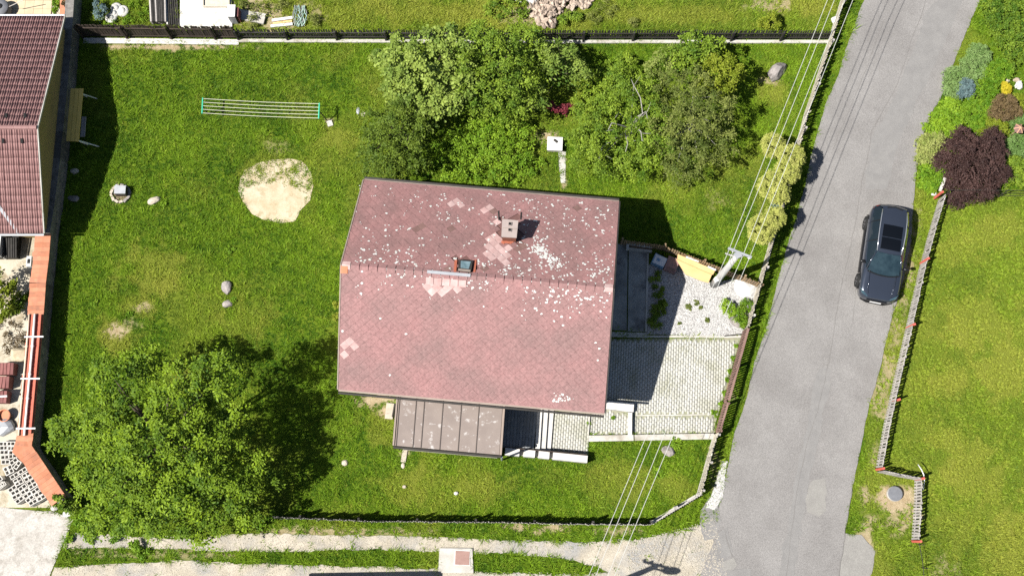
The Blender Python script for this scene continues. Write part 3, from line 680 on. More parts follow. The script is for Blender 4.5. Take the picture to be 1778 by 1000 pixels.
# the roof dips 3 cm to the south; panels laid side by side with standing seams
aN0 = aq[0] + Vector((.03, .35, 0)); aN1 = aq[1] + Vector((.03, .35, 0))
mb = MB(); mb.prism([aN0.to_tuple(), aN1.to_tuple(), aq[2].to_tuple(), aq[3].to_tuple()], ZA - .16, ZA - .02); mb.build('roof_deck', 'trim_brown', annex)
cuts = [0, .165, .245, .42, .59, .76, .925, 1.0]; cuts = [0.02, .172, .25, .425, .595, .765, .93]
cuts = [0.025, .18, .256, .43, .60, .765, .985]
for i in range(len(cuts) - 1):
    a0, a1 = cuts[i] + .003, cuts[i + 1] - .003; mb = MB()
    mb.prism([aN0.lerp(aN1, a0).to_tuple(), aN0.lerp(aN1, a1).to_tuple(), aq[3].lerp(aq[2], a1).to_tuple(), aq[3].lerp(aq[2], a0).to_tuple()], ZA - .02, ZA + .004); mb.build('roof_panel', 'roof_sheet', annex)
for c in cuts[:-1]:
    a = aN0.lerp(aN1, c); b = aq[3].lerp(aq[2], c); mb = MB(); mb.bar((a.x, a.y, ZA + .012), (b.x, b.y, ZA + .012), .035, .04); mb.build('seam', 'seam', annex)
mb = MB(); mb.bar((aN0.x, aN0.y, ZA), (aq[3].x, aq[3].y, ZA), .07, .07); mb.build('edge_trim', 'trim_brown', annex)
mb = MB(); mb.bar((aN1.x, aN1.y, ZA), (aq[2].x, aq[2].y, ZA), .05, .07); mb.build('edge_trim', 'trim_brown', annex)
mb = MB(); d = Vector((0, -.07, 0)); mb.tube([(aq[3] + d).to_tuple()[:2] + (ZA - .03,), (aq[2] + d).to_tuple()[:2] + (ZA - .06,)], .06, 8); gut = mb.build('gutter', 'dark_metal', annex)
dp = aq[2] + Vector((.02, -.08, 0)); mb = MB(); mb.tube([(dp.x, dp.y, ZA - .1), (dp.x, dp.y + .03, .1)], .05, 8); mb.build('downpipe', 'grey_metal', annex)
ins = [p + ((aq[0] + aq[2]) / 2 - p).normalized() * .22 for p in (aN0, aN1, aq[2], aq[3])]
for i, (k0, k1) in enumerate(((1, 2), (2, 3), (3, 0))):
    mb = MB(); a, b = ins[k0], ins[k1]; mb.bar((a.x, a.y, (ZA - .18) / 2), (b.x, b.y, (ZA - .18) / 2), .16 + .004 * i, ZA - .18); mb.build('wall', 'render_wall', annex)
# landing boards + three steps
ZL = .5
steps = empty('entrance_steps', G(930, 745).to_tuple()[:2] + (0,), 'pale concrete entrance steps with dark boarded landing beside the annex', 'steps')
lq = [G(872, 700, ZL), G(933.5, 706, ZL), G(927, 779, ZL), G(868, 776, ZL)]
mb = MB(); mb.prism([p.to_tuple() for p in lq], .0, ZL - .03); mb.build('landing_base', 'dark_concrete', steps)
nb = 11
for i in range(nb):
    a0, a1 = i / nb + .006, (i + 1) / nb - .006; mb = MB()
    mb.prism([lq[0].lerp(lq[1], a0).to_tuple(), lq[0].lerp(lq[1], a1).to_tuple(), lq[3].lerp(lq[2], a1).to_tuple(), lq[3].lerp(lq[2], a0).to_tuple()], ZL - .03, ZL); mb.build('board', 'deck_board', steps)
for i, (xa, xb, ya, yb, z) in enumerate(((933, 942, 929, 937, .40), (942.5, 952, 937.5, 947, .28), (952.5, 962, 947.5, 956, .16))):
    q = [G(xa, 706, z), G(xb, 707, z), G(yb, 783, z), G(ya, 781, z)]; mb = MB(); mb.prism([p.to_tuple() for p in q], 0.0, z); mb.build('tread', 'white_concrete', steps)
pw = empty('parapet_wall', G(945, 792).to_tuple()[:2] + (0,), 'low white concrete parapet with notches south of the entrance steps', 'wall')
pa = [(877, 783), (902, 785.5), (909, 786), (929, 788), (935, 788.5), (954, 790.5), (960, 791), (1020, 797)]
def low(px, py, px2, py2, wpx, z0, z1, name, mt, parent):
    a = G(px, py, z1); b = G(px2, py2, z1); mb = MB(); mb.bar((a.x, a.y, (z0 + z1) / 2), (b.x, b.y, (z0 + z1) / 2), wpx, z1 - z0); return mb.build(name, mt, parent)
for i in range(0, 8, 2): low(*pa[i], *pa[i + 1], .31, 0, .62, 'parapet_block', 'white_concrete', pw)
for i in range(1, 7, 2): low(*pa[i], *pa[i + 1], .24, 0, .36, 'parapet_gap', 'concrete', pw)
low(874, 776, 1019, 789.5, .05, 0.02, .60, 'shade_board', 'wood_black', pw)  # black board standing in for the shadow north of the parapet, no railing
# paving: joints are a dark bed, each block stands proud of it
def paving(name, poly, z, rz, seed, kerb=True):
    base = sheet(name, poly, 'paver_bed', z - .012, 0, 0)
    P = [W(x, y)[:2] for x, y in poly]; cx, cy = np.mean(P, 0); cs, sn = math.cos(rz), math.sin(rz)
    Lx, Ly = .118, .205; V = []; Fc = []; A = []; n = 0; pr = np.array(P)
    for i in range(-60, 61):
        for j in range(-40, 41):
            x = i * Lx; y = (j + .5 * (i % 2)) * Ly; wx = cx + x * cs - y * sn; wy = cy + x * sn + y * cs
            q = [(wx + (a * cs - b * sn), wy + (a * sn + b * cs)) for a, b in ((-Lx / 2 + .005, -Ly / 2 + .005), (Lx / 2 - .005, -Ly / 2 + .005), (Lx / 2 - .005, Ly / 2 - .005), (-Lx / 2 + .005, Ly / 2 - .005))]
            if not all(pip(P, np.array([a]), np.array([b]))[0] for a, b in q): continue
            dz = z + random.gauss(0, .0025); tl = [random.gauss(0, .0015) for _ in range(4)]
            V += [(a, b, z - .01) for a, b in q] + [(wx + (a - wx) * .95, wy + (b - wy) * .97, dz + .006 + k) for (a, b), k in zip(q, tl)]
            Fc += [(n + 4, n + 5, n + 6, n + 7)] + [(n + k, n + (k + 1) % 4, n + 4 + (k + 1) % 4, n + 4 + k) for k in range(4)]; A += [random.random()] * 5; n += 8
    me = fastmesh('pavers', V, Fc, 'paver', attrs={'tint': ('FACE', A)}); o = obj('pavers', me, base); o['kind'] = 'stuff'
paving('paving', PAVE_C, .020, R(-4), 1); paving('paving', PAVE_B, .004, R(-4), 2); paving('paving', PAVE_A, .05, R(-5), 3)
kb = empty('kerb_wall', G(1130, 760).to_tuple()[:2] + (0,), 'long pale concrete kerb between the paving and the small south lawn', 'kerb')
low(1022, 761, 1100, 759.5, .27, 0, .17, 'kerb_stone', 'concrete', kb); low(1102, 759.5, 1240, 757, .26, 0, .17, 'kerb_stone', 'concrete', kb)
lw = empty('planter_wall', G(1080, 705).to_tuple()[:2] + (0,), 'low white angled wall round the paved corner by the house', 'wall')
q = [G(1030, 709, .32), G(1047, 698, .32), G(1057, 696, .32), G(1101, 700, .32), G(1100, 715, .32), G(1088, 714, .32), G(1050, 709, .32)]
mb = MB(); mb.prism([p.to_tuple() for p in q], 0, .32); mb.build('wall_top', 'white_concrete', lw)
low(1094.5, 716, 1094, 755, .17, 0, .26, 'wall_arm', 'white_concrete', lw)
low(1024, 719, 1021.5, 755, .05, 0, .11, 'kerb_edge', 'concrete', lw)
strip('paving_joint', [(1103, 721), (1180, 720.5), (1246, 719)], .05, 'concrete', .034, 0.0)['kind'] = 'structure'
kb2 = empty('kerb', G(1100, 581).to_tuple()[:2] + (0,), 'dark concrete kerb strip between the shaded pad and the paving', 'kerb')
low(1050, 580, 1124, 582, .24, 0, .06, 'kerb_stone', 'concrete', kb2); low(1124, 584, 1288, 585, .10, 0, .05, 'kerb_stone', 'concrete', kb2)
low(1258, 583, 1288, 580, .05, 0, .10, 'kerb_edge', 'dark_metal', kb2)
# shaded concrete pad beside the house
pad = empty('concrete_pad', G(1090, 500).to_tuple()[:2] + (0,), 'stained concrete pad in the shade along the east gable', 'concrete pad')
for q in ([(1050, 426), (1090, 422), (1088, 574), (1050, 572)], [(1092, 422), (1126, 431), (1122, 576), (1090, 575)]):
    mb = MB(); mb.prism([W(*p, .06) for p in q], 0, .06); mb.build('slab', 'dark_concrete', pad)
low(1125, 440, 1122, 576, .09, 0, .10, 'edge_stone', 'concrete', pad)
pl = empty('stone_trough', G(1112, 428).to_tuple()[:2] + (0,), 'long pale trough at the top of the shaded concrete pad', 'trough')
low(1092, 423, 1132, 429, .10, .06, .38, 'side_panel', 'concrete', pl); low(1092, 431, 1132, 436, .08, .06, .36, 'side_panel', 'concrete', pl)
low(1093, 427, 1131, 432.5, .28, .06, .28, 'soil', 'soil', pl); low(1090, 424, 1090, 432, .12, .06, .42, 'end_stone', 'white_concrete', pl)

# white gravel stones
def scatter_stones(name, polys, n, rmin, rmax, mt, z0, label=None, reject=()):
    V = []; Fc = []; A = []; k = 0; allp = np.vstack([np.array(p) for p in polys]); mn = allp.min(0); mx = allp.max(0); rr = np.random.default_rng(8)
    while k < n:
        X = rr.uniform(mn[0], mx[0], 4000); Y = rr.uniform(mn[1], mx[1], 4000); ok = np.zeros(4000, bool)
        for p in polys: ok |= pip(p, X, Y)
        for p in reject: ok &= ~pip(p, X, Y)
        X, Y = X[ok], Y[ok]; x, y = WN(X, Y)
        for a, b in zip(x, y):
            if k >= n: break
            r = rr.uniform(rmin, rmax); ph = rr.uniform(0, 6.28); m0 = len(V)
            for i in range(4): V.append((a + r * math.cos(ph + i * 1.57) * rr.uniform(.7, 1.2), b + r * math.sin(ph + i * 1.57) * rr.uniform(.7, 1.2), z0 + r * rr.uniform(.1, .5)))
            V.append((a + rr.normal(0, r * .25), b + rr.normal(0, r * .25), z0 + r * rr.uniform(.7, 1.0)))
            Fc += [(m0 + i, m0 + (i + 1) % 4, m0 + 4) for i in range(4)]; A += [rr.random()] * 4; k += 1
    o = obj(name, fastmesh(name, V, Fc, mt, attrs={'tint': ('FACE', A)})); tag(o, label, None, None, 'stuff'); return o
scatter_stones('gravel', [GRAVEL], 9000, .02, .042, 'pebble', .008, 'loose white gravel by the street fence')
scatter_stones('gravel', [[(1254, 805), (1262, 800), (1254, 862), (1240, 885), (1225, 880), (1240, 850)]], 700, .03, .065, 'pebble', .03, 'coarse white stones along the road edge')

scatter_stones('grit', [[(1090, 938), (1180, 918), (1240, 896), (1250, 940), (1262, 1000), (1130, 1005), (1085, 985)]], 2600, .012, .035, 'grit', .022, 'loose beige grit where the gravel track meets the road')
scatter_stones('grit', [[(150, 930), (560, 930), (860, 940), (1090, 940), (1090, 958), (860, 955), (450, 955), (150, 950)], [(120, 980), (450, 980), (760, 990), (1080, 996), (1080, 1010), (110, 1010)]], 3500, .012, .03, 'grit', .014, 'loose grit on the gravel track')
# ------------------------------------------------------------------ fences
def along(pts, step):
    """world points every step metres, with directions"""
    out = []; carry = 0.0
    for a, b in zip(pts[:-1], pts[1:]):
        a = Vector(a); b = Vector(b); L_ = (b - a).length; d = (b - a) / L_; s = carry
        while s < L_: out.append((a + d * s, d)); s += step
        carry = s - L_
    return out
def fence(name, pts_px, h, step, sw, st, smat, rails, rmat, post_step, pmat, side, label, cat, z0=.06, kerb=None, pointed=True, rail_sz=(.04, .07), post_h=None, post_sz=.09, jit=.012, group=None, postname='post'):
    P = [Vector(W(*p, 0)) for p in pts_px]; root = empty(name, P[0].to_tuple(), label, cat, group)
    mb = MB(); hw = sw / 2
    prof = [(-hw, z0), (hw, z0), (hw, h - .05), (0, h), (-hw, h - .05)] if pointed else [(-hw, z0), (hw, z0), (hw, h), (-hw, h)]
    n = len(prof); V = [(x, -st / 2, z) for x, z in prof] + [(x, st / 2, z) for x, z in prof]
    mb.add(V, [tuple(range(n)), tuple(range(2 * n - 1, n - 1, -1))] + [((i + 1) % n, i, n + i, n + (i + 1) % n) for i in range(n)]); sm = mb.mesh('slat', smat)
    for p, d in along(P, step):
        nrm = Vector((-d.y, d.x, 0)) * side; o = inst('slat', sm, p + nrm * .05, root)
        o.rotation_euler = (random.gauss(0, jit), random.gauss(0, jit), math.atan2(d.y, d.x) + random.gauss(0, .03)); o.scale = (1, 1, 1 + random.gauss(0, jit))
    for z in rails:
        for a, b in zip(P[:-1], P[1:]):
            d = (b - a).normalized(); nn = Vector((-d.y, d.x, 0)) * side * (.05 - st / 2 - rail_sz[0] / 2 - .002)
            mb = MB(); mb.bar(a + nn + Vector((0, 0, z)), b + nn + Vector((0, 0, z)), rail_sz[0], rail_sz[1]); mb.build('rail', rmat, root)
    if post_step:
        mb = MB(); ph = post_h or h - .05; mb.box((0, 0, ph / 2), (post_sz, post_sz, ph)); pm = mb.mesh(postname, pmat)
        for p, d in along(P, post_step): inst(postname, pm, p - Vector((-d.y, d.x, 0)) * side * (.05), root, (0, 0, math.atan2(d.y, d.x)))
    if kerb:
        kw, kh, off = kerb
        for a, b in zip(P[:-1], P[1:]):
            d = (b - a).normalized(); nn = Vector((-d.y, d.x, 0)) * side * off; mb = MB(); mb.bar(a + nn + Vector((0, 0, kh / 2)), b + nn + Vector((0, 0, kh / 2)), kw, kh); mb.build('kerb', 'concrete', root)
    return root
# north boundary: a tall boarded run, then an open picket run
f = fence('board_fence', [(146, 66), (413, 69)], 1.34, .132, .112, .02, 'wood_black', (.25, 1.05), 'wood_black', 2.2, 'wood_black', 1, 'dark brown close boarded fence on a white plinth, left end of north boundary', 'fence', pointed=False)
mb = MB(); a = G(146, 70); b = G(415, 73); mb.bar((a.x, a.y - .05, .03), (b.x, b.y - .05, .03), .26, .06); mb.build('plinth', 'white_concrete', f)
mb = MB(); mb.bar((a.x, a.y + .03, .05), (b.x, b.y + .03, .05), .09, .10); mb.build('plinth_top', 'white_concrete', f)
fence('picket_fence', [(415, 69), (900, 71), (1439, 71)], 1.05, .122, .070, .02, 'wood_charcoal', (.30, .74), 'wood_charcoal', 2.45, 'wood_charcoal', 1, 'long black picket fence along the north boundary behind the trees', 'fence', kerb=(.16, .10, -.09), jit=.02)
# street side: weathered pickets on a pale rail, gate between
fence('picket_fence', [(1478, -60), (1462, 0), (1431, 100), (1398, 200), (1358, 350), (1324, 470), (1295, 572)], 1.12, .118, .078, .02, 'wood_pale', (.30, .78), 'wood_pale', 2.4, 'wood_grey', -1, 'weathered pale picket fence beside the road north of the gate', 'fence', kerb=(.14, .08, 0), jit=.02, rail_sz=(.05, .08))
fence('picket_fence', [(1240, 757), (1228, 800), (1212, 858)], 1.15, .118, .08, .02, 'wood_pale', (.30, .80), 'wood_pale', 1.3, 'wood_grey', -1, 'short weathered pale picket fence beside the road south of the gate', 'fence', kerb=(.14, .08, 0), jit=.02, rail_sz=(.05, .08))
g = fence('gate', [(1290, 578), (1257, 700)], 1.15, .125, .06, .025, 'gate_brown', (.16, 1.1), 'gate_brown', 1.75, 'gate_brown', -1, 'brown sliding driveway gate beside the road', 'gate', pointed=False, rail_sz=(.10, .10), jit=.004)
g = fence('gate', [(1256, 704), (1243, 751)], 1.15, .125, .06, .025, 'gate_brown', (.16, 1.1), 'gate_brown', 1.3, 'gate_brown', -1, 'small brown garden gate next to the driveway gate', 'gate', pointed=False, rail_sz=(.08, .08), jit=.004)
# corner and south boundary
f = fence('mesh_fence', [(1212, 858), (1128, 908)], .95, .12, .05, .02, 'wood_grey', (.3, .8), 'wood_grey', 1.25, 'wood_grey', 1, 'grey picket fence cutting the corner between road and gravel track', 'fence', jit=.01, kerb=(.12, .06, 0))
f['category'] = 'fence'; f.name = 'picket_fence'
fence('picket_fence', [(1127, 909), (1000, 908), (860, 905), (640, 903), (482, 896)], 1.15, .078, .064, .02, 'wood_grey', (.3, .8), 'wood_charcoal', 2.6, 'wood_charcoal', 1, 'long picket fence above the gravel track along the south lawn', 'fence', jit=.02)
# garden fence across the gravel
fence('picket_fence', [(1078, 424), (1150, 434), (1232, 466), (1320, 500)], .95, .115, .075, .022, 'wood_brown', (.25, .72), 'wood_brown', 2.0, 'wood_brown', -1, 'brown wooden picket fence between the lawn and the white gravel', 'fence', jit=.015)
# opposite side of the road: wide grey slats between red posts
def red_fence(px, label):
    f = fence('slat_fence', px, 1.0, .135, .085, .022, 'wood_grey', (.25, .85), 'wood_grey', 0, 'wood_grey', -1, label, 'fence', pointed=False, jit=.02, rail_sz=(.04, .06))
    return f
fr1 = red_fence([(1630, 350), (1617, 392), (1596, 470), (1576, 560), (1553, 660), (1535, 740), (1522, 812)], 'long grey slat fence with red posts opposite the parked car')
fr2 = red_fence([(1524, 818), (1556, 825), (1588, 831)], 'short grey slat fence turning the corner behind the round manhole cover')
fr3 = red_fence([(1589, 836), (1588, 880), (1584, 936)], 'grey slat fence with red end post right of the round manhole cover')
mb = MB(); mb.box((0, 0, .54), (.10, .10, 1.08)); pm = mb.mesh('post', 'red_paint')
for root, (px, py) in ((fr1, (1622, 345)), (fr1, (1598, 458)), (fr1, (1574, 570)), (fr1, (1548, 698)), (fr1, (1521, 815)), (fr2, (1589, 832)), (fr3, (1584, 939))): inst('post', pm, W(px, py), root, (0, 0, R(15)))
# wire fence on thin posts (right garden)
wf = empty('wire_fence', W(1642, 334), 'thin dark wire fence behind the maroon shrub', 'fence')
mb = MB(); mb.tube([(0, 0, 0), (0, 0, 1.15)], .025, 6); pm = mb.mesh('post', 'dark_metal')
P0, P1 = Vector(W(1636, 342)), Vector(W(1830, 343))
for k in range(5): inst('post', pm, P0.lerp(P1, k / 4), wf)
for z in (.25, .65, 1.08):
    mb = MB(); mb.tube([P0 + Vector((0, 0, z)), P1 + Vector((0, 0, z))], .012, 5); mb.build('wire', 'dark_metal', wf)
wp = empty('leaning_board', W(1640, 318), 'weathered leaning board at the north end of slat fence', 'board'); mb = MB(); mb.bar(W(1632, 332, .3), W(1641, 309, .55), .14, .03); mb.build('plank', 'wood_grey', wp)
wf2 = empty('wire_fence', W(1594, 945), 'low wire fence running on from the lower red post', 'fence')
mb = MB(); mb.tube([W(1596, 942, .6), W(1602, 975, .55), W(1606, 1015, .5)], .014, 5); mb.build('wire', 'dark_metal', wf2)
for q in ((1594, 945), (1600, 985), (1604, 1020)): mb = MB(); p = W(*q); mb.tube([p, p + np.array([0, 0, .75])], .02, 6); mb.build('post', 'dark_metal', wf2)

# ------------------------------------------------------------------ stone boundary wall, coping, rails
wall = empty('stone_wall', (WALL[5][0], WALL[5][1], 0), 'old rubble stone wall between the garden and the yard with orange coping', 'wall')
TW = .42
def woff(i, d):  # point offset d metres west of wall line at vertex i
    a = Vector(WALL[max(i - 1, 0)]); b = Vector(WALL[min(i + 1, len(WALL) - 1)]); t_ = (b - a).normalized(); n_ = Vector((t_.y, -t_.x))
    if i == len(WALL) - 2:
        n_ = Vector((-.9, -.35)).normalized()
    if i == len(WALL) - 1: n_ = Vector((-.8, -.6)).normalized()
    if n_.x > 0: n_ = -n_
    return Vector(WALL[i]) + n_ * d
for i in range(len(WALL) - 1):
    q = [Vector(WALL[i]), Vector(WALL[i + 1]), woff(i + 1, TW), woff(i, TW)]; mb = MB(); mb.prism([p.to_tuple() for p in q], -.7, ZW - .02); mb.build('wall_core', 'stone_wall', wall)
# face stones, proud of the core
cst = []; smesh = []
for k in range(5):
    mb = MB(); rr = np.random.default_rng(k); n_ = 7; lx, lz = rr.uniform(.2, .34), rr.uniform(.11, .17)
    ring0 = [(lx / 2 * math.cos(a) * rr.uniform(.85, 1.1), 0, lz / 2 * math.sin(a) * rr.uniform(.85, 1.15)) for a in np.arange(n_) * 2 * math.pi / n_]
    V = ring0 + [(x * .72, -.055, z * .7) for x, y, z in ring0]
    mb.add(V, [tuple(range(n_, 2 * n_))] + [(i, (i + 1) % n_, n_ + (i + 1) % n_, n_ + i) for i in range(n_)]); smesh.append(mb.mesh('stone', 'stone_wall'))
ns = 0; extra = MB()
for i in range(len(WALL) - 1):
    a = Vector(WALL[i]).to_3d(); b = Vector(WALL[i + 1]).to_3d(); d = (b - a).normalized(); ang = math.atan2(d.y, d.x); L_ = (b - a).length
    for row in range(6):
        s = (row % 2) * .14
        while s < L_:
            z = .09 + row * .158 + random.gauss(0, .01); p = a + d * s + Vector((0, 0, z)); me = random.choice(smesh)
            if ns < 300 and row >= 3: inst('stone', me, p, wall, (0, random.gauss(0, .1), ang + (0 if True else 0)), (random.uniform(.85, 1.15),) * 3); ns += 1
            else:
                Mx = Matrix.Translation(p) @ Matrix.Rotation(ang, 4, 'Z') @ Matrix.Scale(random.uniform(.85, 1.15), 4); extra.add([Mx @ v.co for v in me.vertices], [tuple(f.vertices) for f in me.polygons])
            s += random.uniform(.27, .36)
o = extra.build('wall_stones', 'stone_wall', wall); o['kind'] = 'stuff'
# coping tiles (orange) from (83,410) on: rows across the wall
def wallpt(s):
    """point and direction at distance s along the wall from vertex 6 (py 400)"""
    i = 6
    while i < len(WALL) - 1:
        a = Vector(WALL[i]); b = Vector(WALL[i + 1]); L_ = (b - a).length
        if s <= L_: return a + (b - a) * (s / L_), (b - a).normalized()
        s -= L_; i += 1
    return Vector(WALL[-1]), (Vector(WALL[-1]) - Vector(WALL[-2])).normalized()
tot = sum((Vector(WALL[i + 1]) - Vector(WALL[i])).length for i in range(6, len(WALL) - 1)); CW = .68
s = .28; k = 0; corner = sum((Vector(WALL[i + 1]) - Vector(WALL[i])).length for i in range(6, len(WALL) - 2))
rail0 = sum((Vector(WALL[i + 1]) - Vector(WALL[i])).length for i in range(6, 9)) + .75; rail1 = corner - .55
while s < tot - .1:
    p, d = wallpt(s); n_ = Vector((d.y, -d.x)); n_ = -n_ if n_.x > 0 else n_
    mt = 'coping' if not (rail0 < s < rail1) else 'coping_red'; wd = CW + random.gauss(0, .015); mb = MB()
    if mt == 'coping': q0, q1 = -.05, wd
    else: q0, q1 = -.03, wd - .02
    c0 = p + n_ * q0; c1 = p + n_ * q1; hl = d * .106
    V = [(c0 - hl).to_3d() + Vector((0, 0, ZW + .01)), (c0 + hl).to_3d() + Vector((0, 0, ZW + .02)), (c1 + hl).to_3d() + Vector((0, 0, ZW + .05)), (c1 - hl).to_3d() + Vector((0, 0, ZW + .04))]
    mid = (V[0] + V[3]) / 2 + Vector((0, 0, .02)); mid2 = (V[1] + V[2]) / 2 + Vector((0, 0, .02))
    VV = [V[0], V[1], mid2, V[2], V[3], mid]; VV = VV + [v - Vector((0, 0, .045)) for v in VV]
    mb.add(VV, [(0, 1, 2, 5), (5, 2, 3, 4), (6, 11, 8, 7), (11, 10, 9, 8)] + [(i, 6 + i, 6 + (i + 1) % 6, (i + 1) % 6) for i in range(6)]); mb.build('coping_tile', mt, wall)
    s += .215; k += 1
pc = Vector(WALL[-2]); d1 = (Vector(WALL[-2]) - Vector(WALL[-3])).normalized(); d2 = (Vector(WALL[-1]) - Vector(WALL[-2])).normalized(); n1 = Vector((d1.y, -d1.x)); n1 = -n1 if n1.x > 0 else n1; n2 = Vector((d2.y, -d2.x)); n2 = -n2 if n2.x > 0 else n2
mb = MB(); nb_ = (n1 + n2).normalized(); mb.prism([(pc - d1 * .22 + n1 * -.04).to_tuple(), (pc + nb_ * -.045).to_tuple(), (pc + d2 * .35 + n2 * -.04).to_tuple(), (pc + d2 * .35 + n2 * .70).to_tuple(), (pc + nb_ * .86).to_tuple(), (pc - d1 * .22 + n1 * .70).to_tuple()], ZW - .02, ZW + .035); mb.build('coping_corner', 'coping', wall)
# loose pipes and red rails lying along the wall top
def wline(off, s0, s1, z, n=9):
    out = []
    for k in range(n):
        p, d = wallpt(s0 + (s1 - s0) * k / (n - 1)); n_ = Vector((d.y, -d.x)); n_ = -n_ if n_.x > 0 else n_; q = p + n_ * off; out.append((q.x, q.y, z))
    return out
for off, z, r, mt, lab in ((.30, ZW + .13, .055, 'white_pipe', 'long white plastic pipe on the red wall coping'), (.575, ZW + .10, .045, 'cream_pipe', 'long cream pipe on the yard edge of the red wall coping')):
    mb = MB(); mb.tube(wline(off, rail0 - .05, rail1 + .1, z), r, 8); o = mb.build('pipe', mt, smooth=True); tag(o, lab, 'pipe')
    for s_ in (rail0 + 1.4, rail0 + 2.7, rail0 + 3.8):
        q = wline(off, s_, s_ + .1, z, 2); mb = MB(); mb.tube(q, r + .02, 8); c = mb.build('coupling', mt, o)
for off, lab in ((.06, 'red metal rail along the garden edge of the wall coping'), (.41, 'red metal rail between the two pipes on the wall')):
    mb = MB(); P = wline(off, rail0 - .02, rail1, ZW + .09)
    for a, b in zip(P[:-1], P[1:]): mb.bar(a, b, .10, .08)
    tag(mb.build('rail', 'coping_red'), lab, 'rail')
for s_, bl_ in ((rail0 + 1.02, 'uppermost'), (rail0 + 2.95, 'middle'), (rail0 + 5.2, 'lowest')):
    if s_ > rail1: s_ = rail1 - .5
    a = wline(-.18, s_, s_, ZW + .15, 2)[0]; b = wline(.70, s_, s_, ZW + .15, 2)[0]; mb = MB(); mb.bar(a, b, .07, .03); o = mb.build('bracket', 'plastic_white')
    tag(o, bl_ + ' of three white bracket strips laid across the wall pipes', 'bracket', 'white brackets across the wall pipes')

# ------------------------------------------------------------------ neighbour's house on the left
ZN, ZNR, YB = 1.75, 3.45, -.55
nA = G(112, 29, ZN); nR = G(65, 222, ZNR); nB = G(77, 405, ZN)
gxp = (nA.x + nB.x + nR.x) / 3 - .02; WL = 9.0
nh = empty('neighbour_house', (gxp - 4, nR.y, YB), 'low neighbouring house with brown red pantile roof and olive gable on the left', 'house')
nN2 = Vector((0, (ZNR - ZN), nA.y - nR.y)).normalized(); nS2 = Vector((0, -(ZNR - ZN), nR.y - nB.y)).normalized()
def nroof(y0, y1, z0, z1, nrm):
    quadmesh('roof_slope', [Vector((gxp, y0, z0)) - nrm * .05, Vector((gxp, y1, z1)) - nrm * .05, Vector((gxp - WL, y1, z1)) - nrm * .05, Vector((gxp - WL, y0, z0)) - nrm * .05], .1, nrm, 'roof_deck', nh)
nroof(nA.y, nR.y, ZN, ZNR, nN2); nroof(nB.y, nR.y, ZN, ZNR, nS2)
# pantiles
TWd, TL = .235, .34
def pantile(nrm, vd):
    mb = MB(); V = []; n_ = 9
    for r_, (s_, l) in enumerate(((-TL / 2 - .02, .006), (TL / 2, .010))):
        for k in range(n_):
            x = -TWd / 2 + TWd * k / (n_ - 1); hgt = .03 + .032 * math.cos(2 * math.pi * k / (n_ - 1) * 2); V.append(Vector((x, 0, 0)) + vd * s_ + nrm * (hgt + l))
    V += [v - nrm * .025 for v in V[n_:]]
    mb.add(V, [(k, n_ + k, n_ + k + 1, k + 1) for k in range(n_ - 1)] + [(n_ + k, 2 * n_ + k, 2 * n_ + k + 1, n_ + k + 1) for k in range(n_ - 1)]); me = mb.mesh('roof_tile', 'pantile', True); return me
cnt = 0; rest = MB(); cand = []
for y0, z0, nrm in ((nA.y, ZN, nN2), (nB.y, ZN, nS2)):
    top = Vector((gxp, nR.y, ZNR)); eav = Vector((gxp, y0, z0)); vd = (eav - top).normalized(); Ls = (eav - top).length; me = pantile(nrm, vd)
    for c in range(int(WL / TWd)):
        for r_ in range(int(Ls / TL)):
            p = top + Vector((-(c + .5) * TWd, 0, 0)) + vd * ((r_ + .5) * Ls / int(Ls / TL)); cand.append((-p.x, p, me))
cand.sort(key=lambda q: q[0])
for i, (d, p, me) in enumerate(cand):
    px, py = pxof(p)
    if i < 300 and px > -8: inst('roof_tile', me, p + Vector((0, 0, random.gauss(0, .003))), nh, (random.gauss(0, .008), 0, random.gauss(0, .008)))
    elif px > -200: rest.add([p + v.co for v in me.vertices], [tuple(f.vertices) for f in me.polygons], .02 + .97 * random.random())
o = rest.build('roof_tiles', 'pantile', nh, True); o['kind'] = 'stuff'
for k in range(20):  # ridge caps
    a = Vector((gxp - k * .34, nR.y, ZNR + .03)); mb = MB(); mb.tube([a, a - Vector((.33, 0, 0))], [.10, .11], 8); mb.build('ridge_tile', 'pantile', nh)
for p, q in (((gxp + .03, nA.y, ZN), (gxp + .03, nR.y, ZNR)), ((gxp + .03, nB.y, ZN), (gxp + .03, nR.y, ZNR))): mb = MB(); mb.bar(Vector(p), Vector(q), .06, .10); mb.build('verge_trim', 'concrete', nh)
for y, dy in ((nA.y, .07), (nB.y, -.07)):
    mb = MB(); mb.tube([(gxp + .02, y + dy, ZN - .03), (gxp - WL, y + dy, ZN - .03)], .06, 8); mb.build('gutter', 'grey_metal', nh)
gw = gxp - .22; mb = MB(); prof = [(nA.y - .4, YB), (nB.y + .4, YB), (nB.y + .4, ZN - .05), (nR.y, ZNR - .18), (nA.y - .4, ZN - .05)]
V = [(gw, y, z) for y, z in prof] + [(gw - .3, y, z) for y, z in prof]; mb.add(V, [(4, 3, 2, 1, 0), (5, 6, 7, 8, 9)] + [(k, (k + 1) % 5, 5 + (k + 1) % 5, 5 + k) for k in range(5)]); mb.build('gable_wall', 'olive_wall', nh)
for y in (nA.y - .55, nB.y + .55): mb = MB(); mb.bar((gw - .35, y, (YB + ZN) / 2 - .05), (gxp - WL, y, (YB + ZN) / 2 - .05), .3, ZN - YB - .1); mb.build('side_wall', 'olive_wall', nh)
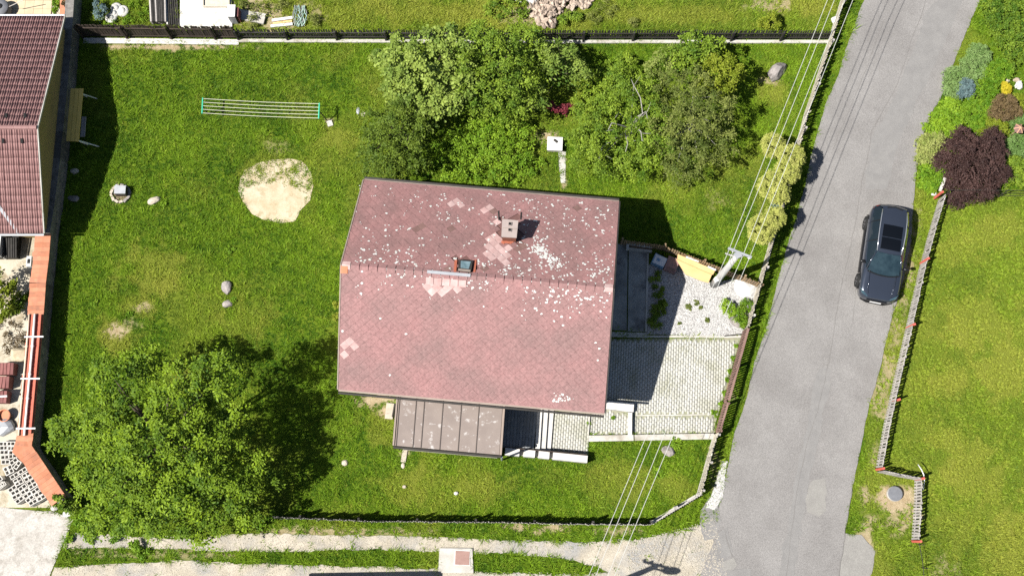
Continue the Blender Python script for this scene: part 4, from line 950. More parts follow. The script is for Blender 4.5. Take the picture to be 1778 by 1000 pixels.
for (x, y) in ((10.5, 201), (43, 201), (5, 245), (38, 245)):
    z = 3.2
    for _ in range(8):
        p = G(x, y, z); z = (ZNR - abs(p.y - nR.y) / (abs(nA.y - nR.y) if p.y > nR.y else abs(nB.y - nR.y)) * (ZNR - ZN)) + .09
    p = G(x, y, z); mb = MB(); mb.box(p, (.10, .22, .05), R(8)); v = mb.build('roof_vent', 'black', nh)
# lower wing to the south-west, joined by a pale valley gutter
v0 = G(-6, 352, 2.2); v1 = G(36, 407, 1.55); e1 = G(28, 409, 1.5); e0 = G(-40, 409, 1.5)
mb = MB(); mb.add([tuple(v0 + Vector((-.2, 0, .02))), tuple(G(28, 404, 1.62)), tuple(e1), tuple(G(-60, 409, 1.55)), tuple(G(-60, 352, 2.3))], [(0, 4, 3, 2, 1)]); wing = mb.build('wing_roof', 'pantile', nh)
mb = MB(); mb.bar(v0 + Vector((0, 0, .12)), v1 + Vector((0, 0, .18)), .14, .05); mb.build('valley_gutter', 'grey_metal', nh)
# dark log rack under the wing
rk = empty('log_rack', (*G(14, 425, YB)[:2], YB), 'dark slatted log rack under the eave of the neighbouring house', 'rack')
for k in range(7):
    a = G(2 + k * 4, 412, .2); mb = MB(); mb.bar((a.x, a.y, .1), (a.x + .03, a.y - .95, -.05), .07, .05); mb.build('slat', 'wood_charcoal', rk)
mb = MB(); a = G(0, 410, 0); mb.box((a.x + .35, a.y - .5, -.32), (.95, 1.05, .35)); mb.build('rack_base', 'black', rk)
mb = MB(); a = G(1, 410, .3); mb.box((a.x, a.y - .45, -.1), (.06, 1.0, .85)); mb.build('side_board', 'plastic_white', rk)
# yard paving slabs top left
yp = empty('slab_paving', (*G(60, 14, YB)[:2], YB), 'square sandy paving slabs behind the neighbouring house', 'paving')
mb = MB(); mb.box((0, 0, 0), (.44, .44, .05)); sm = mb.mesh('slab', 'yard_slab'); base = G(20, 24, YB)
for i in range(-4, 10):
    for j in range(-2, 4):
        p = base + Vector((i * .45, j * .45, .04)); 
        if p.x < G(94, 10, YB).x: inst('slab', sm, p + Vector((0, 0, random.gauss(0, .004))), yp)
tk = empty('rain_tank', (*G(4, 14, YB)[:2], YB), 'dark blue grey tank at the top left corner of the picture', 'tank'); p = G(3, 12, 0)
mb = MB(); mb.lathe((p.x - .1, p.y, YB), [(.42, 0), (.44, .1), (.44, .5), (.40, .56), (.1, .6)], 16); mb.build('barrel', 'manhole', tk, True); mb = MB(); mb.lathe((p.x - .1, p.y, YB + .58), [(.14, 0), (.14, .05), (.01, .06)], 10); mb.build('cap', 'black', tk)
st_ = MB(); a = G(16, 12, .1); b = G(40, 1, .5); st_.tube([a, b], .018, 6); tag(st_.build('stick', 'wood_grey'), 'thin grey stick leaning over the sandy slabs', 'stick')
plt = empty('brick_planter', (*G(114, 14, .3)[:2], YB), 'orange brick planter at the corner of the stone wall', 'planter')
q = [G(104, 28, .5), G(126, 28, .5), G(127, -12, .5), G(104, -12, .5)]; mb = MB(); mb.prism([p.to_tuple() for p in q], YB, .5); mb.build('planter_wall', 'coping', plt)
mb = MB(); a = G(115, 28, .55); b = G(122, 22, .55); mb.bar(a, b, .12, .10); mb.build('white_edging', 'plastic_white', plt)

# ------------------------------------------------------------------ yard clutter
blk = MB(); bl, bw, bh, ho = .40, .20, .20, .035
def ringbox(mb, x0, x1, y0, y1, z0, z1): mb.prism([(x0, y0), (x1, y0), (x1, y1), (x0, y1)], z0, z1)
ringbox(blk, -bl / 2, bl / 2, -bw / 2, -bw / 2 + ho, 0, bh); ringbox(blk, -bl / 2, bl / 2, bw / 2 - ho, bw / 2, 0, bh)
for x in (-bl / 2, -ho / 2, bl / 2 - ho): ringbox(blk, x + .0001, x + ho - .0001, -bw / 2 + ho + .0001, bw / 2 - ho - .0001, 0.0005, bh - .0005)
ringbox(blk, -bl / 2 + ho, bl / 2 - ho, -bw / 2 + ho + .0002, bw / 2 - ho - .0002, 0.001, .03)
bm_ = blk.mesh('hollow_block', 'hollow_block')
B0 = [(40, 135, 0), (125, 135, 0), (40, 185, 0), (125, 185, 0), (45, 235, 0), (150, 232, 0), (60, 290, -5), (145, 280, -8), (60, 345, -3), (200, 380, -58), (158, 338, -40), (70, 450, 62), (122, 425, 62), (-20, 560, -40), (20, 620, -38), (-10, 620, -38)]
e1 = np.array([math.cos(R(-32)), math.sin(R(-32))]) * 108; e2 = np.array([.56, .83]) * 54
for i in range(8):
    for j in range(0, 3):
        p = np.array([262, 445]) + e2 * i - e1 * j * 1.02
        if i >= 6 and j == 2: continue
        if j == 2 and i < 2: continue
        B0.append((p[0] + random.gauss(0, 4), p[1] + random.gauss(0, 3), -32 + random.gauss(0, 4)))
lab = 'grey hollow concrete block in the stack beside the orange wall coping'
for (x, y, a) in B0:
    X = x / 6.67; Y = 750 + y / 6.67; top = random.random() < .0
    for lay in (0, 1):
        p = G(X, Y, .42); z = ground_z(p.x - .0, p.y) + .02 + lay * .203
        o = inst('hollow_block', bm_, (p.x + random.gauss(0, .01), p.y + random.gauss(0, .01), z), None, (0, 0, -R(a) + random.gauss(0, .02))); tag(o, lab, 'block', 'hollow concrete blocks stacked in the yard')
for i, (x, y, n_) in enumerate(((12, 640, 5), (9, 664, 4), (4, 690, 5))):
    p = G(x, y, 0); z0 = ground_z(p.x, p.y); t_ = empty('tile_stack', (p.x, p.y, z0), ('dark red roof tile stack nearest the sandy heap in the yard', 'dark red roof tile stack between two other tile stacks', 'dark red roof tile stack with a white clamp beside the wall')[i], 'tile stack', 'roof tile stacks in the yard')
    for k in range(n_): mb = MB(); mb.box((p.x + (k - n_ / 2) * .16, p.y, z0 + .25), (.135, .55, .5), R(random.uniform(-4, 4))); mb.build('tile', 'brown_red_tile', t_)
    if i == 2: mb = MB(); mb.bar((p.x - .3, p.y, z0 + .53), (p.x + .35, p.y + .03, z0 + .53), .08, .05); mb.build('clamp', 'plastic_white', t_)
p = G(10, 722, 0); z0 = ground_z(p.x, p.y); o = empty('pot', (p.x, p.y, z0), 'terracotta tub below the tile stacks', 'tub'); mb = MB(); mb.lathe((p.x, p.y, z0), [(.22, 0), (.28, .3), (.30, .32), (.26, .33), (.24, .2), (.02, .18)], 14); mb.build('tub', 'coping', o)
def rock(name, px, py, rx, ry, h, mt, label, rot=0, group=None, cat='rock', seed=0, z=None, sub=2):
    """irregular boulder; rx, ry in metres"""
    import bmesh
    bm = bmesh.new(); bmesh.ops.create_icosphere(bm, subdivisions=sub, radius=1); r_ = random.Random(seed)
    ks = [(Vector((r_.gauss(0, 1), r_.gauss(0, 1), r_.gauss(0, 1))).normalized(), r_.uniform(.68, .95)) for _ in range(11)]
    for v in bm.verts:
        for n_, d_ in ks:
            e = v.co.dot(n_) - d_
            if e > 0: v.co -= n_ * e * .95
        v.co *= 1 + r_.gauss(0, .02); v.co = Vector((v.co.x * rx, v.co.y * ry, v.co.z * h))
    me = bpy.data.meshes.new(name); bm.to_mesh(me); bm.free(); me.materials.append(M[mt]); p = G(px, py); zz = ground_z(p.x, p.y) if z is None else z
    o = inst(name, me, (p.x, p.y, zz + h * .25), None, (0, 0, rot)); tag(o, label, cat, group); return o
rock('plastic_sheet', 8, 742, .5, .45, .25, 'grey_metal', 'crumpled grey plastic sheet beside the block stack', cat='plastic sheet', seed=4)
rock('sand_heap', 28, 612, .55, .4, .3, 'sand', 'small sandy heap by the wall in the neighbouring yard', cat='sand heap', seed=8)
rock('white_rubble', 30, 772, .35, .2, .2, 'white_stone', 'white rubble lump at the head of the block stack', seed=9)
wb = MB(); p = G(56, 457, YB); wb.box((p.x, p.y, YB + .2), (.22, .5, .4)); wbo = wb.build('crate', 'plastic_white'); tag(wbo, 'small white crate against the orange coping in the yard', 'crate')
mb = MB(); mb.box((p.x, p.y, YB + .41), (.12, .22, .03)); mb.build('dark_lid', 'black', wbo)

# ------------------------------------------------------------------ north plots: stacks, slabs, planters, rubble
ps = empty('timber_stack', G(276, 25), 'stack of weathered dark planks with pale ends above the boarded fence', 'timber stack')
for k in range(9):
    for l in range(3):
        a = G(265 + k * 3.1, 42, .1); b = G(262 + k * 3.3, -14, .1); mb = MB(); mb.bar((a.x, a.y, .08 + l * .12), (b.x, b.y, .08 + l * .12 + random.gauss(0, .01)), .072, .10); mb.build('plank', 'wood_grey' if k == 0 or (k + l) % 5 == 0 else 'wood_charcoal', ps)
ps2 = empty('timber_stack', G(300, 25), 'lower stack of black sheets with white edge next to the planks', 'timber stack')
for k in range(6):
    a = G(292 + k * 3.6, 45, .1); b = G(289 + k * 3.4, -14, .1); mb = MB(); mb.bar((a.x, a.y, .16 - k * .012), (b.x, b.y, .16 - k * .012), .07, .2 - k * .02); mb.build('sheet', 'white_concrete' if k in (0,) else 'wood_charcoal', ps2)
cs = empty('concrete_slab', G(360, 25), 'large white concrete slab behind the boarded fence', 'slab'); mb = MB(); mb.prism([W(x, y, .1) for x, y in ((313, -20), (402, -20), (403, 49), (312, 49))], 0, .1); mb.build('slab', 'white_concrete', cs)
fb = empty('open_tray', G(375, 5, .1), 'shallow wooden frame lying on the white concrete slab', 'frame')
for a, b in (((353, -8), (353, 11)), ((353, 12), (398, 12)), ((398, -8), (398, 11))): mb = MB(); mb.bar(W(*a, .16), W(*b, .16), .06, .12); mb.build('frame_board', 'wood_pale', fb)
mb = MB(); mb.prism([W(x, y, .13) for x, y in ((354, -8), (397, -8), (397, 11), (354, 11))], .105, .14); mb.build('base_board', 'wood_pale', fb)
bx = empty('metal_box', G(408, 40), 'upright grey metal box beside the white slab', 'box'); p = G(408, 42); mb = MB(); mb.box((p.x, p.y + .3, .4), (.34, .6, .8)); mb.build('cabinet', 'grey_metal', bx); mb = MB(); mb.box((p.x, p.y + .3, .815), (.38, .64, .03)); mb.build('lid', 'plastic_white', bx); mb = MB(); mb.box((p.x + .26, p.y + .3, .35), (.12, .5, .7)); mb.build('door', 'brown_red_tile', bx)
def plank(name, a, b, wd, ht, z, mt, lab, cat='plank'):
    mb = MB(); mb.bar(W(*a, z), W(*b, z), wd, ht); o = mb.build(name, mt); tag(o, lab, cat); return o
plank('stone_slab', (414, 25), (460, 34), .55, .12, .10, 'concrete', 'pale stone slab lying askew right of metal box', 'slab')
plank('board', (472, 36), (508, 31), .14, .05, .06, 'plastic_white', 'upper white board in the grass beside the hose bundle', 'board'); plank('board', (470, 46), (508, 42), .14, .05, .06, 'plastic_white', 'lower white board in the grass beside the hose bundle', 'board')
plank('board', (474, 41), (507, 37), .12, .04, .05, 'wood_tan', 'narrow tan board between two white boards', 'board')
hs = empty('hose_bundle', G(520, 28), 'tangled bundle of greenish hoses near the boarded fence', 'hose bundle')
for k in range(13):
    x = 510 + k * 1.8; pts = [G(x + random.gauss(0, 2) + 4 * math.sin(t_ / 3 + k * .3) * .4, 10 + t_ * 36 / 6 + random.gauss(0, .6), .06 + .10 * math.sin(t_ * .5) + .03 * (k % 3)) for t_ in range(7)]; mb = MB(); mb.tube(pts, .022, 6); mb.build('hose', 'hose' if k % 3 else 'grey_metal', hs)
ty = MB(); ty.lathe((0, 0, 0), [(.16, .16), (.27, .14), (.30, .07), (.27, .0), (.17, .0), (.14, .07), (.16, .16)], 18); tme = ty.mesh('tyre_planter', 'white_concrete', True)
for i, (x, y, s, lab) in enumerate(((203, 16, 1, 'white painted ring planter at the top of the group'), (214, 21, 1.05, 'largest white painted ring planter on the right of the group'), (200, 25, .85, 'white painted ring planter in the middle of the group'), (194, 33, 1, 'white painted ring planter nearest the fence'))):
    o = empty('ring_planter', G(x, y), lab, 'planter', 'white ring planters behind the boarded fence'); inst('ring', tme, G(x, y, .02), o, (0, 0, i), (s, s, 1)); mb = MB(); p = G(x, y); mb.lathe((p.x, p.y, .02), [(.15, 0), (.14, .07), (.02, .09)], 10); mb.build('soil', 'soil' if i != 1 else 'pale_rock', o)
import bmesh
rm = []
for k in range(7):
    bm = bmesh.new(); bmesh.ops.create_icosphere(bm, subdivisions=2, radius=1); r_ = random.Random(k + 40); ks = [(Vector((r_.gauss(0, 1), r_.gauss(0, 1), r_.gauss(0, 1))).normalized(), r_.uniform(.42, .78)) for _ in range(9)]
    for v in bm.verts:
        for n_, d_ in ks:
            e = v.co.dot(n_) - d_
            if e > 0: v.co -= n_ * e
    me = bpy.data.meshes.new('rubble_stone'); bm.to_mesh(me); bm.free(); me.materials.append(M['rubble']); rm.append(me)
RUB = [(912, -10), (1042, -10), (1036, 4), (1010, 16), (985, 18), (970, 26), (962, 48), (940, 49), (930, 34), (920, 24)]
k = 0
while k < 280:
    x = random.uniform(910, 1045); y = random.uniform(-12, 49)
    if not pip(RUB, np.array([x]), np.array([y]))[0]: continue
    s = random.uniform(.10, .22); d = min(1, max(0, (30 - abs(x - 960)) / 60 + .4)); z = random.uniform(.03, .28 * d + .05)
    o = inst('rubble_stone', random.choice(rm), G(x, y, z), None, (random.random() * 6, random.random() * 6, random.random() * 6), (s * random.uniform(.8, 1.4), s, s * random.uniform(.5, .8)))
    tag(o, 'pinkish broken stone in the rubble heap beyond the picket fence', 'stone', 'stones of the rubble heap'); k += 1
rock('pale_rock', 908, 0, .4, .3, .3, 'white_stone', 'white rock at the left edge of the rubble heap', seed=31); rock('pale_rock', 924, 3, .35, .3, .35, 'white_stone', 'white rock on top of the rubble heap', seed=32)
rock('white_rock', 1450, 36, .22, .25, .2, 'white_stone', 'white stone at the far end of picket fence by the road', seed=33)

# ------------------------------------------------------------------ garden objects
def top(px, py, z): return G(px, py, z)
cl = empty('clothes_line', G(460, 205), 'green metal clothes line with five ropes on the lawn', 'clothes line')
ends = []
for bx_, by_, tx_, ty_ in ((362, 200, 351.5, 184), (569, 211, 554, 193)):
    b = G(bx_, by_); tt = top(tx_, ty_, 1.05); mb = MB(); mb.tube([b, tt], .028, 8); mb.build('post', 'dark_metal', cl)
    a0 = top(tx_ + .6, ty_ - 13.5, 1.05); a1 = top(tx_ - .6, ty_ + 13.5, 1.05); mb = MB(); mb.tube([a0, a1], .035, 8); mb.build('crossbar', 'green_metal', cl); ends.append((a0, a1))
for k in range(5):
    a = ends[0][0].lerp(ends[0][1], .04 + k * .23); b = ends[1][0].lerp(ends[1][1], .04 + k * .23); P = [a.lerp(b, s / 6) - Vector((0, 0, .10 * math.sin(math.pi * s / 6))) for s in range(7)]; mb = MB(); mb.tube(P, .0115, 5); mb.build('rope', 'rope', cl)
mb = MB(); p = G(573, 215); mb.box((p.x, p.y, .03), (.26, .3, .08), .3); mb.build('footing', 'concrete', cl)
# garden swing in the neighbour's shade
sw = empty('garden_swing', G(150, 215), 'garden swing with yellow plank canopy in the shade of the stone wall', 'swing')
ZC = 1.2; cq2 = [G(122.5, 154, ZC), G(145, 154, ZC), G(137, 246, ZC), G(114.5, 245, ZC)]
for k in range(3):
    mb = MB(); a0, a1 = k / 3 + .012, (k + 1) / 3 - .012; mb.prism([cq2[0].lerp(cq2[1], a0).to_tuple(), cq2[0].lerp(cq2[1], a1).to_tuple(), cq2[3].lerp(cq2[2], a1).to_tuple(), cq2[3].lerp(cq2[2], a0).to_tuple()], ZC - .03, ZC); mb.build('canopy_board', 'swing_yellow', sw)
for t_, g_ in ((cq2[1] + Vector((0, -.25, 0)), (169, 172)), (cq2[2] + Vector((0, .08, 0)), (172, 255))):
    mb = MB(); mb.tube([t_ + Vector((-.1, 0, -.03)), G(*g_)], .028, 7); mb.build('leg', 'white_pipe', sw); mb = MB(); b2 = G(g_[0] - 18, g_[1] - 3); mb.tube([t_ + Vector((-.15, 0, -.03)), b2], .028, 7); mb.build('leg', 'white_pipe', sw)
for k in range(4): a = G(143 + k * 2.0, 203, .45); b = G(140.5 + k * 2.0, 238, .45); mb = MB(); mb.bar(a, b, .045, .03); mb.build('seat_slat', 'wood_grey', sw)
# fire pit
fp = empty('fire_pit', G(210, 336), 'round fire pit of pale stones with dark ash', 'fire pit'); c = G(210, 337)
mb = MB(); mb.lathe((c.x, c.y, .0), [(.46, .015), (.01, .02)], 14); mb.build('ash', 'soil', fp)
for k in range(13):
    a = k * 2 * math.pi / 13; r_ = .44; mb = MB(); s = random.uniform(.85, 1.2); mb.box((c.x + r_ * math.cos(a), c.y + r_ * math.sin(a) * .95, .06), (.11 * s, .17 * s, .10), a + random.gauss(0, .3)); mb.build('ring_stone', 'pale_rock' if 4 < k < 11 else 'rock', fp)
sv = empty('stove_box', G(211, 333), 'dark grey metal box with a pale lid over the fire pit', 'box'); p = G(211.5, 333, .2); mb = MB(); mb.box((p.x, p.y, .25), (.50, .40, .30)); mb.build('case', 'dark_metal', sv); mb = MB(); mb.box((p.x - .01, p.y + .03, .43), (.54, .40, .04)); mb.build('lid', 'grey_metal', sv); mb = MB(); mb.box((p.x - .18, p.y + .25, .46), (.1, .05, .03)); mb.build('handle', 'grey_metal', sv)
rock('rock', 268, 349, .34, .22, .17, 'pale_rock', 'small pale rock right of the fire pit', .4, seed=1)
rock('rock', 394, 498, .26, .38, .20, 'rock', 'taller pinkish rock in the middle of the lawn', .1, seed=2); rock('rock', 396, 528, .28, .20, .16, 'rock', 'lower flat rock just below another rock on the lawn', .2, seed=3)
rock('boulder', 1347, 127, .66, .36, .42, 'rock', 'big grey boulder in the north east lawn near the road', .75, seed=12, sub=3)
rock('rock', 1161, 783, .38, .28, .2, 'rock', 'brown rock under the wires in the south lawn', -.4, seed=6); rock('rock', 599, 803, .17, .16, .12, 'pale_rock', 'small pale stone near the shadow of the big tree', seed=7)
rock('rock', 1280, 560, .46, .26, .22, 'rock', 'brown rock at the corner of the gravel by the street fence', -.5, seed=14)
rock('rock', 130, 298, .22, .16, .12, 'pale_rock', 'pale stone in the deep shade below the swing', seed=15); rock('rock', 128, 345, .3, .2, .14, 'rock', 'grey stone in the deep shade by the stone wall', seed=16)
rock('rock', 700, 808, .10, .14, .08, 'pale_rock', 'tiny pale stone below the annex corner', seed=17); rock('rock', 702, 845, .10, .09, .08, 'pale_rock', 'tiny pale stone in the grass south of the annex', seed=18)
rock('rock', 792, 856, .11, .10, .08, 'white_stone', 'small bluish white thing in the south lawn grass', seed=19)
rock('rock', 1629, 324, .16, .15, .14, 'white_stone', 'upper white stone at the head of the slat fence', seed=20); rock('rock', 1621, 337, .14, .12, .12, 'white_stone', 'lower white stone at the head of the slat fence', seed=21)
rock('rock', 622, 193, .10, .2, .08, 'grey_metal', 'grey stone slab standing under the dark tree', seed=22); rock('rock', 632, 199, .16, .14, .1, 'pale_rock', 'pale stone beside the grey slab under the dark tree', seed=23)
rock('rock', 118, 892, .25, .16, .14, 'white_stone', 'white stone at the end of the yard wall by the concrete apron', seed=24); rock('rock', 95, 882, .2, .14, .12, 'concrete', 'grey stone at the end of the block stack', seed=25)
for i, (x, y) in enumerate(((676, 706), (679, 722))): pass
o = plank('stone_slab', (678, 700), (675, 727), .36, .10, .05, 'pale_rock', 'pale step slab at the west side of annex', 'slab'); mb = MB(); mb.bar(W(686, 702, .3), W(682, 724, .3), .05, .5); tag(mb.build('board', 'dark_metal'), 'narrow dark board leaning at the west wall of annex', 'board')
plank('stone_slab', (704, 778), (700, 802), .22, .06, .03, 'pale_rock', 'narrow pale stepping slab below the annex', 'slab')
wl = empty('well_cover', G(963, 255), 'white square well cover with a dark handle among the shrubs', 'well cover'); p = G(963, 254); mb = MB(); mb.box((p.x, p.y, .15), (.66, .60, .30), -.05); mb.build('base', 'concrete', wl); mb = MB(); mb.box((p.x, p.y, .325), (.74, .68, .05), -.05); mb.build('lid', 'plastic_white', wl); mb = MB(); mb.bar((p.x - .05, p.y + .2, .37), (p.x + .12, p.y + .06, .37), .10, .05); mb.build('handle', 'dark_metal', wl)
path = sheet('garden_path', [(969, 264), (983, 264), (981, 318), (974, 318)], 'concrete', .012, .04, 31)
# bins, bench, tarpaulin at the gravel
bn = empty('storage_box', G(1143, 456), 'white and blue open box on the shaded gravel', 'box'); p = G(1143, 456); mb = MB(); mb.box((p.x, p.y, .22), (.62, .5, .44), R(-28)); mb.build('body', 'bin_blue', bn); mb = MB(); mb.box((p.x, p.y, .455), (.60, .44, .03), R(-24)); mb.build('lid', 'plastic_white', bn)
mb = MB(); mb.box((p.x - .05, p.y + .02, .475), (.16, .13, .02), R(-24)); mb.build('latch', 'bin_blue', bn); mb = MB(); mb.box((p.x - .27, p.y + .1, .48), (.05, .36, .04), R(-24)); mb.build('rim', 'bin_blue', bn)
bn = empty('wooden_box', G(1165, 465), 'brown low box between the white box and the tan bench', 'box'); p = G(1165, 462); mb = MB(); mb.box((p.x, p.y, .18), (.56, .7, .36), R(-22)); mb.build('body', 'bin_brown', bn); mb = MB(); mb.box((p.x - .06, p.y - .25, .365), (.4, .12, .03), R(-22)); mb.build('lid_batten', 'gate_brown', bn)
be = empty('garden_bench', G(1205, 476), 'tan painted wooden bench in front of the brown picket fence', 'bench')
def bpoly(pts, z0, z1, name, mt): mb = MB(); mb.prism([W(x, y, z1) for x, y in pts], z0, z1); return mb.build(name, mt, be)
bpoly([(1174, 450), (1236, 477), (1230, 491), (1216, 487), (1190, 476)], .38, .44, 'seat', 'wood_tan'); bpoly([(1177, 441), (1242, 469), (1238, 477), (1176, 450)], .50, .56, 'ledge', 'wood_tan')
for a in ((1180, 456), (1228, 478), (1194, 474), (1226, 486)): p = G(*a, .35); mb = MB(); mb.box((p.x, p.y, .19), (.07, .07, .38)); mb.build('leg', 'wood_tan', be)
for a in ((1182, 446), (1236, 471)): p = G(*a, .4); mb = MB(); mb.box((p.x, p.y, .25), (.07, .07, .5)); mb.build('leg', 'wood_tan', be)
for a, b in (((1191, 446), (1213, 454)), ((1229, 463), (1243, 469))): mb = MB(); mb.bar(W(*a, .62), W(*b, .62), .07, .05); mb.build('edge_strip', 'white_pipe', be)
import bmesh as _bm
bm = _bm.new(); tp = [(1278, 485), (1290, 481), (1304, 486), (1316, 494), (1313, 505), (1306, 516), (1292, 519), (1281, 512), (1274, 500)]; cen = (1294, 500); rows = []
for s in (1.0, .8, .55, .3): rows.append([bm.verts.new(G(cen[0] + (x - cen[0]) * s, cen[1] + (y - cen[1]) * s, .03 + .25 * (1 - s) ** .7 + random.random() * .05 * (s < 1))) for x, y in tp])
cv = bm.verts.new(G(*cen, .27))
for r_ in range(3):
    for i in range(len(tp)): bm.faces.new((rows[r_][i], rows[r_][(i + 1) % len(tp)], rows[r_ + 1][(i + 1) % len(tp)], rows[r_ + 1][i]))
for i in range(len(tp)): bm.faces.new((rows[3][i], rows[3][(i + 1) % len(tp)], cv))
bm.normal_update(); _bm.ops.recalc_face_normals(bm, faces=bm.faces)
me = bpy.data.meshes.new('tarpaulin'); bm.to_mesh(me); bm.free(); me.materials.append(M['plastic_white']); tag(obj('tarpaulin', me), 'white tarpaulin heap on the gravel beside the street fence', 'tarpaulin')
# concrete inspection slab on the track, manholes
us = empty('inspection_slab', G(790, 973), 'pale concrete slab with a brown square lid in the gravel track', 'slab'); mb = MB(); mb.prism([W(x, y, .10) for x, y in ((763, 951), (820, 951.5), (822, 994), (761, 994))], 0, .10); mb.build('slab', 'concrete', us); mb = MB(); mb.prism([W(x, y, .13) for x, y in ((789, 953.5), (817.5, 955), (816, 982), (788, 981))], .10, .125); mb.build('lid_frame', 'white_concrete', us); mb = MB(); mb.prism([W(x, y, .14) for x, y in ((791, 955.5), (815.5, 957), (814.5, 980.5), (790, 979.5))], .12, .14); mb.build('lid', 'lid_brown', us)
mh = empty('manhole', G(1552, 857), 'round dark grey manhole cover in the sandy verge', 'manhole'); p = G(1552, 857); mb = MB(); mb.lathe((p.x, p.y, 0), [(.34, 0), (.34, .17), (.30, .19)], 24); mb.build('collar', 'concrete', mh, False); mb = MB(); mb.lathe((p.x, p.y, .17), [(.33, 0), (.33, .035), (.31, .045), (.01, .05)], 24); mb.build('cover', 'manhole', mh)
hp = MB(); hp.tube([G(1594, 806, .5), G(1600, 815, .62), G(1604, 824, .7), G(1605, 835, .6), G(1603, 850, .3)], .025, 7); tag(hp.build('hose', 'white_pipe', None, True), 'curved white hose over the corner of slat fence', 'hose')
# ------------------------------------------------------------------ utility pole, wires, lamp pole
pole = empty('utility_pole', G(1239, 494), 'leaning looking concrete utility pole with white insulators by the gravel', 'utility pole')
pb = G(1239, 494); pt = pb + Vector((0, 0, 5.35)); mb = MB(); mb.tube([pb, pb + Vector((0, 0, 1.4)), pt], [.19, .17, .115], 10); mb.build('shaft', 'pole', pole, True)
pole['label'] = 'concrete utility pole with white insulators by the white gravel'
mb = MB(); p = pb + Vector((-.14, -.10, 1.45)); mb.box(p, (.14, .22, .34), R(25)); mb.build('sign_plate', 'plastic_white', pole)
ca = G(1264, 431, 5.4); cb = G(1305, 447, 5.4); mb = MB(); mb.bar(ca, cb, .09, .09); mb.build('crossarm', 'grey_metal', pole); mb = MB(); mb.bar(G(1259, 440, 5.1), G(1276, 446, 5.1), .05, .05); mb.build('crossarm', 'pole', pole)
mb = MB(); mb.box(pt + Vector((.08, .08, -.05)), (.28, .26, .22), .4); mb.build('bracket', 'grey_metal', pole)
lp = empty('street_lamp', W(1088, 1128), 'street lamp pole just outside the lower picture edge throwing its shadow on the track', 'street lamp')
# its foot lies below the frame; placed from where its shadow falls
sh = np.array([.693, .281])
def from_shadow(px, py, z): g_ = W(px, py); return Vector((g_[0] - sh[0] * z, g_[1] - sh[1] * z, z))
t0 = from_shadow(1140, 982, 6.2); lpb = Vector((t0.x, t0.y, 0)); lp.location = lpb
mb = MB(); mb.tube([lpb, t0], [.17, .11], 10); mb.build('shaft', 'pole', lp, True)
mb = MB(); mb.bar(from_shadow(1118, 974, 6.0), from_shadow(1160, 985, 6.0), .09, .09); mb.build('crossarm', 'pole', lp)
for q in ((1119, 972), (1131, 975), (1146, 980), (1158, 984)): p = from_shadow(*q, 6.1); mb = MB(); mb.lathe(p, [(.05, -.05), (.06, .05), (.03, .14)], 8); mb.build('insulator', 'ceramic', lp)
mb = MB(); mb.tube([t0 - Vector((0, 0, .3)), from_shadow(1152, 990, 6.0)], .05, 7); mb.build('arm', 'pole', lp)
hd = from_shadow(1166, 990, 6.0); mb = MB(); mb.lathe(hd, [(.05, .16), (.3, .1), (.42, 0), (.38, -.05), (.02, -.08)][::-1], 16); mb.V = [(hd.x + (v[0] - hd.x) * 1.05, hd.y + (v[1] - hd.y) * .42, v[2]) for v in mb.V]; mb.build('lamp_head', 'grey_metal', lp, True)
# four wires from the off-frame mast through the pole to the lamp pole
wires = [((1437, 0), (1337, 250), (1263, 440), (1125, 750), (1022, 1000)), ((1449, 0), (1350, 250), (1274, 434), (1137, 750), (1034, 1000)), ((1467, 0), (1367, 250), (1291, 441), (1155, 750), (1055, 1000)), ((1481, 0), (1381, 250), (1302, 446), (1171, 750), (1067, 1000))]
ilab = ('white insulator hanging lowest on the left end of the crossarm', 'white insulator above the pole head', 'white insulator right of the pole head', 'white insulator at the right end of the crossarm')
for i, wp_ in enumerate(wires):
    z = [5.6, 5.4, 5.35, 5.55, 5.8]; P = [G(*q, zz) for q, zz in zip(wp_, z)]; a = P[0] + (P[0] - P[1]) * .8; a.z = 6.1; b = P[4] + (P[4] - P[3]) * .7; b.z = 6.2
    if i == 0: P[2] = G(1263, 441, 5.2)
    mb = MB(); mb.tube([a] + P + [b], .0115, 5); o = mb.build('power_line', 'wire'); tag(o, ('leftmost of the four overhead wires', 'second overhead wire from the left', 'third overhead wire from the left', 'rightmost of the four overhead wires')[i], 'wire', 'overhead power lines')
    if i: p = P[2]; mb = MB(); mb.lathe((p.x, p.y, p.z - .1), [(.05, -.06), (.085, .0), (.09, .08), (.05, .13), (.01, .14)], 10); mb.build('insulator', 'ceramic', pole, True)
# shed below the frame: only its shadow shows
shd = empty('shed', G(560, 1080), 'shed outside the lower picture edge casting a dark shadow on the track', 'shed'); h = 3.0
c0 = from_shadow(541, 994, h); c1 = from_shadow(769, 990, h); mb = MB(); mb.prism([(c0.x, c0.y), (c1.x, c1.y), (c1.x + .1, c1.y - 5), (c0.x + .1, c0.y - 5)], h - .15, h); mb.build('roof', 'shed', shd); mb = MB(); mb.prism([(c0.x + .25, c0.y - .25), (c1.x - .25, c1.y - .25), (c1.x - .15, c1.y - 4.7), (c0.x + .35, c0.y - 4.7)], 0, h - .16); mb.build('walls', 'render_wall', shd)
shd.location = ((c0.x + c1.x) / 2, c0.y - 2.5, 0)
for ch_ in shd.children: ch_.matrix_parent_inverse = Matrix.Translation(-Vector(shd.location))
for ch_ in lp.children: ch_.matrix_parent_inverse = Matrix.Translation(-Vector(lp.location))
